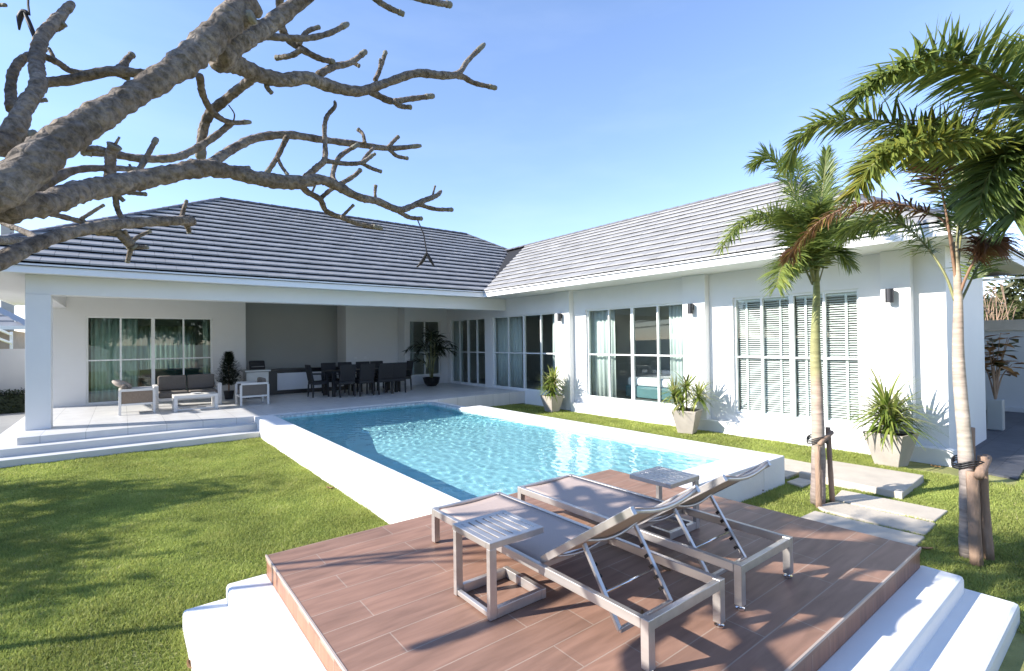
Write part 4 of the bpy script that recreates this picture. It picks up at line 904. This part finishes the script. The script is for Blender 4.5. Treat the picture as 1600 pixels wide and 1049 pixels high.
# upper left limb with the loop and the dark seed pod
limb([(-90,262,20),(-25,234,20),(15,212,17),(40,166,13),(60,133,12),(57,105,11),(58,84,11),(68,55,10),(90,30,9),(113,5,6)],1.3,1.8,s0,[
 ([(60,130,10),(110,125,10),(170,112,10),(225,116,9),(250,120,9)],1.7,1.85),([(178,113,10),(190,107,9),(198,94,6.5),(208,84,6)],1.8,1.85),([(182,115,6),(203,124,5)],1.8,1.82),
 ([(20,172,12),(17,140,9),(22,110,8.5),(40,90,8),(65,88,7.5),(90,98,6.5),(110,111,6),(136,115,5)],1.62,1.85),([(85,94,4),(81,84,3.5),(76,75,3)],1.8,1.8),([(48,158,5),(60,158,4),(74,156,4)],1.65,1.68),
 ([(-20,222,18),(20,222,16),(60,210,10)],1.55,1.6),([(-20,238,8),(20,242,7),(60,248,7)],1.5,1.6),([(84,46,6),(92,44,5.5),(102,37,5)],1.75,1.75),([(-15,8,4),(10,8,3.5)],1.8,1.8)],seed=41,
 pods=[([(44,-12),(44,8),(46,24)],[[(45,22,2.5),(37,18,3.6),(31,28,4.2),(30,47,1.2)],[(38,19,2.5),(44,32,3.2),(52,52,3.2),(57,68,2.4)]],1.72)])
# limbs on the far side of the trunk, outside the frame; their shadows fall on the deck
def bare_limbs(tree,start,n,seed,spread,zlo,zhi):
    rr=random.Random(seed); 
    for i in range(n):
        m=MB()
        def grow(p,d,l,r,lev):
            P=[p]; q=p.copy(); dd=d.copy()
            for k in range(5): dd=(dd+V((rr.gauss(0,.14),rr.gauss(0,.14),rr.gauss(.05,.10)))).normalized(); q=q+dd*(l/5); P.append(q.copy())
            m.tube(P,[r*(1-.35*k/5) for k in range(6)],8,rough=.05,seed=lev)
            if lev<4:
                for k in range(2 if rr.random()<.65 else 3):
                    nd=(dd+V((rr.gauss(0,.55),rr.gauss(0,.55),rr.gauss(.12,.3)))).normalized(); grow(P[-1],nd,l*rr.uniform(.6,.85),r*.62,lev+1)
        a=spread[0]+(spread[1]-spread[0])*(i+.5)/n+rr.gauss(0,.1); grow(V(start),V((math.cos(a),math.sin(a),rr.uniform(zlo,zhi))).normalized(),rr.uniform(1.0,1.4),.10,0)
        m.build('limb','bark',tree,smooth=True)
def shadow_limb(pl,h0,h1,r0,r1):
    n=len(pl); W_=[V((tt.x-.05,tt.y+.05,tt.z-.1))]+[on_z(u,v,.46)+V((-1.74,.715,1))*(h0+(h1-h0)*i/(n-1)) for i,(u,v) in enumerate(pl)]
    P=smooth_path(W_,n*6); m=MB(); m.tube(P,[r0+(r1-r0)*i/(n*6-1) for i in range(n*6)],10,rough=.07,seed=n); m.build('limb','bark',o,smooth=True)
shadow_limb([(990,800),(960,860),(880,925),(760,975),(655,1010)],3.6,2.3,.045,.05)
shadow_limb([(1000,1045),(1060,960),(1010,880),(940,790),(900,770)],1.9,3.0,.06,.022)
shadow_limb([(1150,1040),(1290,960),(1330,900),(1420,880)],2.3,3.2,.06,.022)
bare_limbs(o,(tt.x-.05,tt.y,tt.z-.05),2,5,(2.3,3.1),.7,.95)
# leafy trees
def leafy_tree(base,h,cr,label,seed,nleaf,leaf,mat='tree_leaf',trunk_r=.16,clusters=40,flat=.8,cat='tree',group=None,low=.35,off=(0,0,0)):
    base=V(base); o=thing('leafy_tree',base,label,cat,group); rr=random.Random(seed)
    m=MB(); top=base+V(off)*.4+V((rr.uniform(-.3,.3),rr.uniform(-.3,.3),h*.62)); m.tube(smooth_path([base,base.lerp(top,.5)+V((.12,-.08,0)),top],12),[trunk_r*(1.2-.08*i) for i in range(12)],10,rough=.06,seed=seed)
    cl=[]
    for i in range(clusters):
        a=rr.uniform(0,6.283); u=rr.uniform(-1,1); r=cr*rr.uniform(.35,1)**.6*rr.uniform(.75,1.1)
        c=base+V(off)+V((r*math.cos(a)*math.sqrt(1-u*u),r*math.sin(a)*math.sqrt(1-u*u),h*(1-.5*flat*.55)+ (h*low)*u*flat)); cl.append((c,cr*rr.uniform(.16,.34)))
        if i%3==0: m.tube(smooth_path([top-V((0,0,h*.2*rr.random())),(top+c)/2+V((0,0,-.1)),c],7),[trunk_r*.4*(1-.12*k) for k in range(7)],6)
    m.build('trunk','bark',o,smooth=True); m=MB()
    for i in range(nleaf):
        c,r=cl[rr.randrange(len(cl))]; d=V((rr.gauss(0,1),rr.gauss(0,1),rr.gauss(0,.8))); p=c+d*(r*.55); n=V((rr.gauss(0,1),rr.gauss(0,1),rr.gauss(.3,1))).normalized(); a=n.cross(V((rr.gauss(0,1),rr.gauss(0,1),rr.gauss(0,1)))).normalized(); b=n.cross(a); l=leaf*rr.uniform(.6,1.3)
        m.add([p-a*l,p+b*l*.38,p+a*l,p-b*l*.38],[(0,1,2,3)],min(1,max(0,.45+rr.gauss(0,.22))))
    m.build('crown',mat,o); return o
leafy_tree((-21.4,-3.2,0),5.2,2.3,'unseen leafy tree added to cast shade on the lawn towards the terrace',51,5200,.11)  # invented tree out of view, its crown throws the soft lawn shadow
leafy_tree((-20.6,-6.3,0),4.4,1.8,'unseen leafy tree added to shade the middle of the lawn',52,2600,.11,clusters=26)  # another invented tree out of view, thinner crown for lighter lawn shade
leafy_tree((-27.0,-6.0,0),6.6,3.2,'large garden tree behind the side garden wall, reflected in the bedroom window',53,5000,.2,clusters=40)
leafy_tree((-27.5,-14.0,0),6.0,3.4,'large garden tree behind the side garden wall opposite the deck',58,5000,.2,clusters=40)
leafy_tree((-28.0,1.0,0),6.2,3.2,'large garden tree behind the side garden wall opposite the terrace',59,5000,.2,clusters=40)
leafy_tree((-14.9,-9.5,0),6.7,1.3,'unseen slender leafy tree added to dapple the deck with shade',57,1900,.10,clusters=22,low=.2,trunk_r=.05,off=(.1,-1.2,0))  # invented out-of-view tree, thin trunk and offset crown shaped for the deck shadow
for i_,x_ in enumerate((-22,-17.5,-13.5,-9.5,-5.5)): leafy_tree((x_,-38-.4*(i_%2),0),7.4,3.4,'unseen dense tree added behind the rear garden wall to darken the door reflection',70+i_,4000,.28,clusters=40,group='trees behind the rear garden wall',low=.5)  # unseen row added to block low sky mirrored in the sliding door
leafy_tree((17.5,-14.9,0),4.6,2.7,'olive green bushy tree behind the coped grey boundary wall',54,9000,.16,clusters=60,low=.5)
leafy_tree((25.,-11.0,0),3.6,2.2,'pale green scrub tree further off behind the coped boundary wall',55,6000,.16,clusters=50,low=.45)
o=thing('bare_shrub',(13.5,-12.0,0),'leafless twiggy shrub behind the coped grey boundary wall','shrub'); rr=random.Random(77); m=MB()
for i in range(34):
    p=V((13.5+rr.uniform(-.9,.9),-12.0+rr.uniform(-.9,.9),0)); q=p+V((rr.gauss(0,.35),rr.gauss(0,.35),rr.uniform(2.8,4.6))); mid=(p+q)/2+V((rr.gauss(0,.12),rr.gauss(0,.12),0)); m.tube(smooth_path([p,mid,q],7),[.035*(1-.13*k) for k in range(7)],5)
    for k in range(3): c=mid.lerp(q,rr.random()); m.tube([c,c+V((rr.gauss(0,.3),rr.gauss(0,.3),rr.uniform(.3,.8)))],[.014,.005],4)
m.build('twigs','stake',o)
# ================================================================== BOUNDARIES AND NEIGHBOURS
m=MB(); m.box((9.2,-40,0),(9.4,20,2.42)); o=thing('boundary_wall',(9.3,-10,0),'shaded grey boundary wall with pale coping behind the side path','wall'); m.build('wall','bwall',o)
m=MB(); m.box((9.15,-40,2.423),(9.45,20,2.74)); m.build('coping','cap',o)
m=MB(); m.box((9.05,-40,.0),(9.197,20,.14)); m.build('kerb','bwall',o)
m=MB(); m.box((-40,9.0,0),(-13.7,9.2,2.23)); tag(m.build('boundary_wall','bwall'),'pale boundary wall behind the clipped hedge by the terrace column','wall')
m=MB(); m.box((-23,-40,0),(-22.8,9,2.3)); tag(m.build('boundary_wall','bwall'),'long garden boundary wall along the side of the lawn','wall')
m=MB(); m.box((-40,-34,0),(30,-33.8,2.3)); tag(m.build('boundary_wall','bwall'),'garden boundary wall behind the deck, reflected in the sliding door','wall')
o=thing('hedge',(-20,8.3,0),'low clipped green hedge at the foot of the pale boundary wall','hedge'); rr=random.Random(91); m=MB()
for i in range(9000):
    p=V((rr.uniform(-17.5,-13.8),rr.uniform(8.0,8.8),rr.uniform(.02,.78+.06*math.sin(i)))); n=V((rr.gauss(0,1),rr.gauss(0,1),rr.gauss(0,1))).normalized()*.06; b=n.cross(V((0,0,1)))*.5
    m.add([p-n,p+b,p+n,p-b],[(0,1,2,3)],rr.random())
m.build('foliage','dark_leaf',o); m=MB(); m.box((-17.4,8.1,0),(-13.9,8.7,.62)); m.build('core','dark_leaf',o)
# neighbour's house on the left
o=thing('neighbour_house',(-20,26,0),"neighbour's house with banded roof and dark window behind the clipped hedge and wall",'house')
m=MB(); m.box((-24,24,0),(-16.6,34,3.25)); m.build('wall','hedge_soil',o)
m=MB(); m.box((-18.9,23.95,1.95),(-17.2,24.03,3.0)); w_=m.build('window','dark_glass',o); m=MB(); m.box((-19.0,23.93,3.003),(-17.1,24.04,3.1)); m.build('window_frame','frame',w_)
m=MB()
for k in range(7):
    y0,z0=23.3+k*.55,3.5+k*.32; m.add([(-25+k*.5,y0,z0),(-16-k*.5,y0,z0),(-16.3-k*.5,y0+.56,z0+.27),(-24.7+k*.5,y0+.56,z0+.27),(-25+k*.5,y0,z0-.09),(-16-k*.5,y0,z0-.09)],[(0,1,2,3),(4,5,1,0)],.6)
m.add([(-16,23.3,3.5),(-16,35,3.5),(-19.3,35,5.7),(-19.3,27.2,5.7)],[(0,1,2,3)],.5); m.build('roof','tile_roof',o)
m=MB(); m.box((-25,23.2,3.3),(-16,23.297,3.5)); m.box((-16,23.2,3.3),(-15.9,35,3.5)); m.build('fascia','fascia',o)
# open white framed car port beside the left boundary
o=thing('pergola',(-16.2,10,0),'white framed lean to with sloping rails beyond the terrace column','pergola')
m=MB()
for x,z in ((-15.6,3.2),(-15.6,2.82)): m.bar((x,2.0,z+.45),(x,16.0,z-.35),.07,.09)
m.build('rail','trim',o)
for y in (9.6,15.8): m=MB(); m.box((-15.65,y,0),(-15.55,y+.1,3.0)); m.build('post','trim',o)
# utility pole with wires far behind the roof
pp=at(12,350,52); o=thing('utility_pole',(pp.x,pp.y,0),'concrete utility pole with wires behind the tiled roof hip','utility pole')
m=MB(); m.box((pp.x-.45,pp.y-.4,0),(pp.x+.45,pp.y+.4,pp.z+1.5)); m.build('pole','concrete_pole',o)
rt2=V((RT.x,RT.y,0)).normalized()
for (u,v) in ((18.5,357),(18.5,366)):
    c=at(u,v,52); m=MB(); m.bar(c-rt2*.6,c,.10,.10); m.build('bracket','concrete_pole',o); m=MB(); m.lathe(c-V((0,0,.25)),[(.1,0),(.22,.1),(.12,.2),(.22,.3),(.1,.42)],10); m.build('insulator','black',o)
    m=MB(); e_=c+V((RT.x,RT.y,0))*30+V((FW.x,FW.y,0))*26-V((0,0,1)); m.tube(smooth_path([c,(c+e_)/2-V((0,0,1.4)),e_],12),.035,5); m.build('wire','wire',o)
# croton in a slim pot at the far corner of the path
o=thing('potted_croton',(4.85,-13.82,0),'bronze and green leaved shrub in a slim grey pot by the side path','potted plant')
cx,cy=4.85,-13.82
m=MB(); m.box((cx-.14,cy-.14,.031),(cx+.14,cy+.14,.75)); m.build('pot','niche',o,bevel=.02)
rr=random.Random(61); m=MB(); ml=MB()
for i in range(9):
    a=rr.uniform(0,6.283); e_=V((cx+.5*math.cos(a)*rr.uniform(.4,1),cy+.5*math.sin(a)*rr.uniform(.4,1),rr.uniform(1.5,2.35))); P=smooth_path([V((cx,cy,.75)),V((cx,cy,1.1))+(e_-V((cx,cy,1.1)))*.4,e_],8); m.tube(P,[.02*(1-.1*k) for k in range(8)],6)
    for j in range(8):
        p=P[4+j%4]; aa=rr.uniform(0,6.283); d=V((math.cos(aa),math.sin(aa),rr.uniform(-.3,.5))).normalized(); s_=d.cross(V((0,0,1))).normalized()*.10; l=rr.uniform(.26,.42)
        ml.add([p,p+d*l*.5+s_,p+d*l-V((0,0,.06)),p+d*l*.5-s_],[(0,1,2,3)],rr.random())
m.build('stem','stake',o); ml.build('foliage','croton',o)
# ================================================================== STEPPING SLABS
def slab(poly,z0,z1,label,grp='concrete stepping slabs'):
    m=MB(); m.prism(poly,z0,z1); tag(m.build('stepping_slab','slab',bevel=.012),label,'paving slab',grp)
slab([(-3.83,-14.49),(-3.22,-14.50),(-3.25,-13.30),(-3.82,-13.38)],-.03,.035,'long concrete slab next to the big landing slab')
slab([(-4.42,-14.53),(-3.90,-14.52),(-3.89,-13.43),(-4.30,-13.36),(-4.40,-13.50)],-.03,.035,'long concrete slab in the middle of the three by the deck')
slab([(-5.02,-14.56),(-4.50,-14.55),(-4.52,-13.42),(-5.00,-13.40)],-.03,.035,'long concrete slab touching the deck side')
slab([(-3.05,-13.98),(-1.72,-13.92),(-1.74,-12.55),(-2.98,-12.6)],-.03,.11,'large raised concrete landing slab between the palm and the wall')
slab([(-3.2,-12.50),(-1.95,-12.52),(-1.9,-11.75),(-3.2,-11.75)],-.03,.05,'pale concrete slab beside the pool corner')
slab([(-3.5,-12.85),(-3.05,-12.9),(-3.05,-12.62),(-3.42,-12.6)],-.03,.04,'small broken concrete slab by the pool corner')
# ================================================================== GRASS (one object) AND FALLEN LEAVES
def grass():
    rg=np.random.default_rng(3); pts=[]
    def region(x0,x1,y0,y1,n,ex=()):
        x=rg.uniform(x0,x1,n); y=rg.uniform(y0,y1,n); k=np.ones(n,bool)
        for (a,b,c,d) in ex: k&=~((x>a)&(x<b)&(y>c)&(y<d))
        d=np.hypot(x-CAM.x,y-CAM.y); a=np.degrees(np.arctan2(x-CAM.x,y-CAM.y))-37.95
        k&=(a>-56)&(a<56)
        k&=rg.random(n)<np.clip((7.0/np.maximum(d,1))**1.5,0,1)
        pts.append(np.stack([x[k],y[k]],1))
    ex=[(PX0-.01,PX1+.01,PY0-.01,0),(-11.25,DX1+.01,-15.49,-11.29),(-6.2,-5.97,-15.5,-14.8),(-14.01,-8.9,-2.77,9),(-.27,40,-14.0,9),(-3.83,-3.24,-14.49,-13.3),(-4.42,-3.89,-14.53,-13.42),(-5.03,-4.5,-14.56,-13.4),(-3.04,-1.73,-13.96,-12.58),(-3.2,-1.92,-12.52,-11.76),(-1.0,9,-14.85,-13)]
    region(-19,-8.9,-13.0,-2.7,1250000,ex); region(-6.2,4,-20,-11.7,700000,ex); region(-3.5,-.2,-14.5,-1.9,340000,ex); pass
    P=np.concatenate(pts); n=len(P); print('grass blades',n)
    d=np.hypot(P[:,0]-CAM.x,P[:,1]-CAM.y)
    cl=np.sin(P[:,0]*5.1+np.sin(P[:,1]*3.7)*1.3)*np.sin(P[:,1]*4.6+np.sin(P[:,0]*2.9)*1.7)
    h=rg.uniform(.014,.036,n)*(1+.35*cl)*(1+.02*d); w=rg.uniform(.005,.009,n)*(1+.11*d)
    a=rg.uniform(0,6.283,n); lx=rg.normal(0,.55,n)*h; ly=rg.normal(0,.55,n)*h
    b=np.zeros((n,3,3)); dx=np.cos(a)*w/2; dy=np.sin(a)*w/2
    b[:,0,0]=P[:,0]-dx; b[:,0,1]=P[:,1]-dy; b[:,1,0]=P[:,0]+dx; b[:,1,1]=P[:,1]+dy; b[:,2,0]=P[:,0]+lx; b[:,2,1]=P[:,1]+ly; b[:,2,2]=h; b[:,:2,2]=-.002
    me=bpy.data.meshes.new('grass'); me.vertices.add(3*n); me.vertices.foreach_set('co',b.reshape(-1)); me.loops.add(3*n); me.loops.foreach_set('vertex_index',np.arange(3*n,dtype=np.int32)); me.polygons.add(n); me.polygons.foreach_set('loop_start',np.arange(0,3*n,3,dtype=np.int32))
    tn=np.clip(.45+.14*cl+rg.normal(0,.17,n),0,1); at_=me.attributes.new('tone','FLOAT','FACE'); at_.data.foreach_set('value',tn.astype(np.float32))
    me.materials.append(M['grass']); me.update(calc_edges=True); me.validate()
    o=bpy.data.objects.new('grass',me); COL.objects.link(o); tag(o,'short green lawn grass around the pool and deck','grass',kind='stuff')
grass()
def dry_leaf(x,y,z,label,seed,s=.10,grp='dry leaves lying about'):
    rr=random.Random(seed); a=rr.uniform(0,6.28); m=MB(Matrix.Translation((x,y,z+.012))@Matrix.Rotation(a,4,'Z')); n=6; vs=[];fs=[]
    for i in range(n+1):
        u=i/n; w=.36*math.sin(math.pi*min(1,u*.92+.05)); 
        for k in (-1,0,1): vs.append((s*(u-.5)*2,s*w*k,s*(.22*abs(k)+.5*(u-.5)**2*2*rr.uniform(.7,1.2))))
    for i in range(n):
        for k in (0,1): q=i*3+k; fs.append((q,q+1,q+4,q+3))
    m.add(vs,fs,rr.random()); tag(m.build('dry_leaf','dry',solid=.002),label,'leaf',grp)
for i,(u,v,z,lb) in enumerate([(516,765,.02,'orange dry leaf on the lawn beside the pool wall'),(1190,768,.02,'curled dry leaf on the grass behind the far side table'),(1318,682,.02,'dry leaf on the grass under the planter shadow'),(1462,731,.02,'long dry leaf at the foot of the largest planter'),(1040,893,.46,'small pale dry leaf under the second lounger'),(1005,968,.46,'curled brown leaf on the deck under the front lounger'),(300,1046,.02,'dry leaf on the grass against the white deck steps'),(1445,860,.02,'small dry leaf on the grass beside the deck corner')]):
    p=on_z(u,v,z); dry_leaf(p.x,p.y,z,lb,i,.07 if z<.4 else .055)
# ================================================================== LIGHT, SKY, CAMERA
SUN_EL=R(28.); sx,sy=-.925,.380        # direction towards the sun, in plan
az=math.atan2(sx,sy)
w=bpy.data.worlds.new('World'); sc.world=w; w.use_nodes=True; nt=w.node_tree; bg=nt.nodes['Background']
sky=nt.nodes.new('ShaderNodeTexSky'); sky.sky_type='NISHITA'; sky.sun_disc=False; sky.sun_elevation=SUN_EL; sky.sun_rotation=az; sky.air_density=1.0; sky.dust_density=.0; sky.ozone_density=2.0; sky.altitude=0
tn_=nt.nodes.new('ShaderNodeMix'); tn_.data_type='RGBA'; tn_.blend_type='MULTIPLY'; tn_.inputs[0].default_value=1
gc=nt.nodes.new('ShaderNodeTexCoord'); gs=nt.nodes.new('ShaderNodeSeparateXYZ'); gr=nt.nodes.new('ShaderNodeValToRGB'); nt.links.new(gc.outputs['Generated'],gs.inputs[0]); nt.links.new(gs.outputs[2],gr.inputs[0])
ge=gr.color_ramp.elements; ge[0].position=0; ge[0].color=(.79,.76,.98,1); ge[1].position=.55; ge[1].color=(.95,.92,1.0,1); nt.links.new(gr.outputs[0],tn_.inputs[7])
nt.links.new(sky.outputs[0],tn_.inputs[6]); 
wc=nt.nodes.new('ShaderNodeTexCoord'); wm=nt.nodes.new('ShaderNodeMapping'); wm.inputs['Scale'].default_value=(1.2,1.2,4.5); wm.inputs['Rotation'].default_value=(.3,.2,0); nt.links.new(wc.outputs['Generated'],wm.inputs[0])
wn=nt.nodes.new('ShaderNodeTexNoise'); wn.inputs['Scale'].default_value=2.2; wn.inputs['Detail'].default_value=7; wn.inputs['Roughness'].default_value=.55; nt.links.new(wm.outputs[0],wn.inputs['Vector'])
wr=nt.nodes.new('ShaderNodeMapRange'); wr.inputs['From Min'].default_value=.50; wr.inputs['From Max'].default_value=.80; wr.inputs['To Max'].default_value=.05; nt.links.new(wn.outputs['Fac'],wr.inputs['Value'])
wx=nt.nodes.new('ShaderNodeMix'); wx.data_type='RGBA'; nt.links.new(wr.outputs[0],wx.inputs[0]); nt.links.new(tn_.outputs[2],wx.inputs[6]); wx.inputs[7].default_value=(5.2,5.6,6.2,1); nt.links.new(wx.outputs[2],bg.inputs[0]); bg.inputs[1].default_value=.15
L_=bpy.data.lights.new('sun','SUN'); L_.energy=4.2; L_.angle=R(.53); L_.color=(1,.945,.87)
L_.cycles.is_caustics_light=True
so=bpy.data.objects.new('sun',L_); COL.objects.link(so)
so.rotation_euler=V((-sx*math.cos(SUN_EL),-sy*math.cos(SUN_EL),-math.sin(SUN_EL))).to_track_quat('-Z','Y').to_euler(); so.location=(-30,10,30)
cd=bpy.data.cameras.new('camera'); cam=bpy.data.objects.new('camera',cd); COL.objects.link(cam)
cam.location=CAM; cam.matrix_world=Matrix(((RT.x,UP.x,-FW.x,CAM.x),(RT.y,UP.y,-FW.y,CAM.y),(RT.z,UP.z,-FW.z,CAM.z),(0,0,0,1)))
cd.sensor_fit='HORIZONTAL'; cd.sensor_width=36; cd.lens=36*FPX/1600; cd.clip_start=.02; cd.clip_end=2000
sc.camera=cam
sc.view_settings.view_transform='Standard'; sc.view_settings.look='None'; sc.view_settings.exposure=1.24; sc.view_settings.gamma=1
sc.render.engine='CYCLES'; sc.cycles.use_denoising=True; sc.cycles.max_bounces=8; sc.cycles.transparent_max_bounces=16; sc.cycles.caustics_reflective=False; sc.cycles.caustics_refractive=True
# ------------------------------------------------------------------ survey units -> metres
for me in bpy.data.meshes: me.transform(Matrix.Scale(S,4)); me.update()
for ob in bpy.data.objects: ob.location=V(ob.location)*S
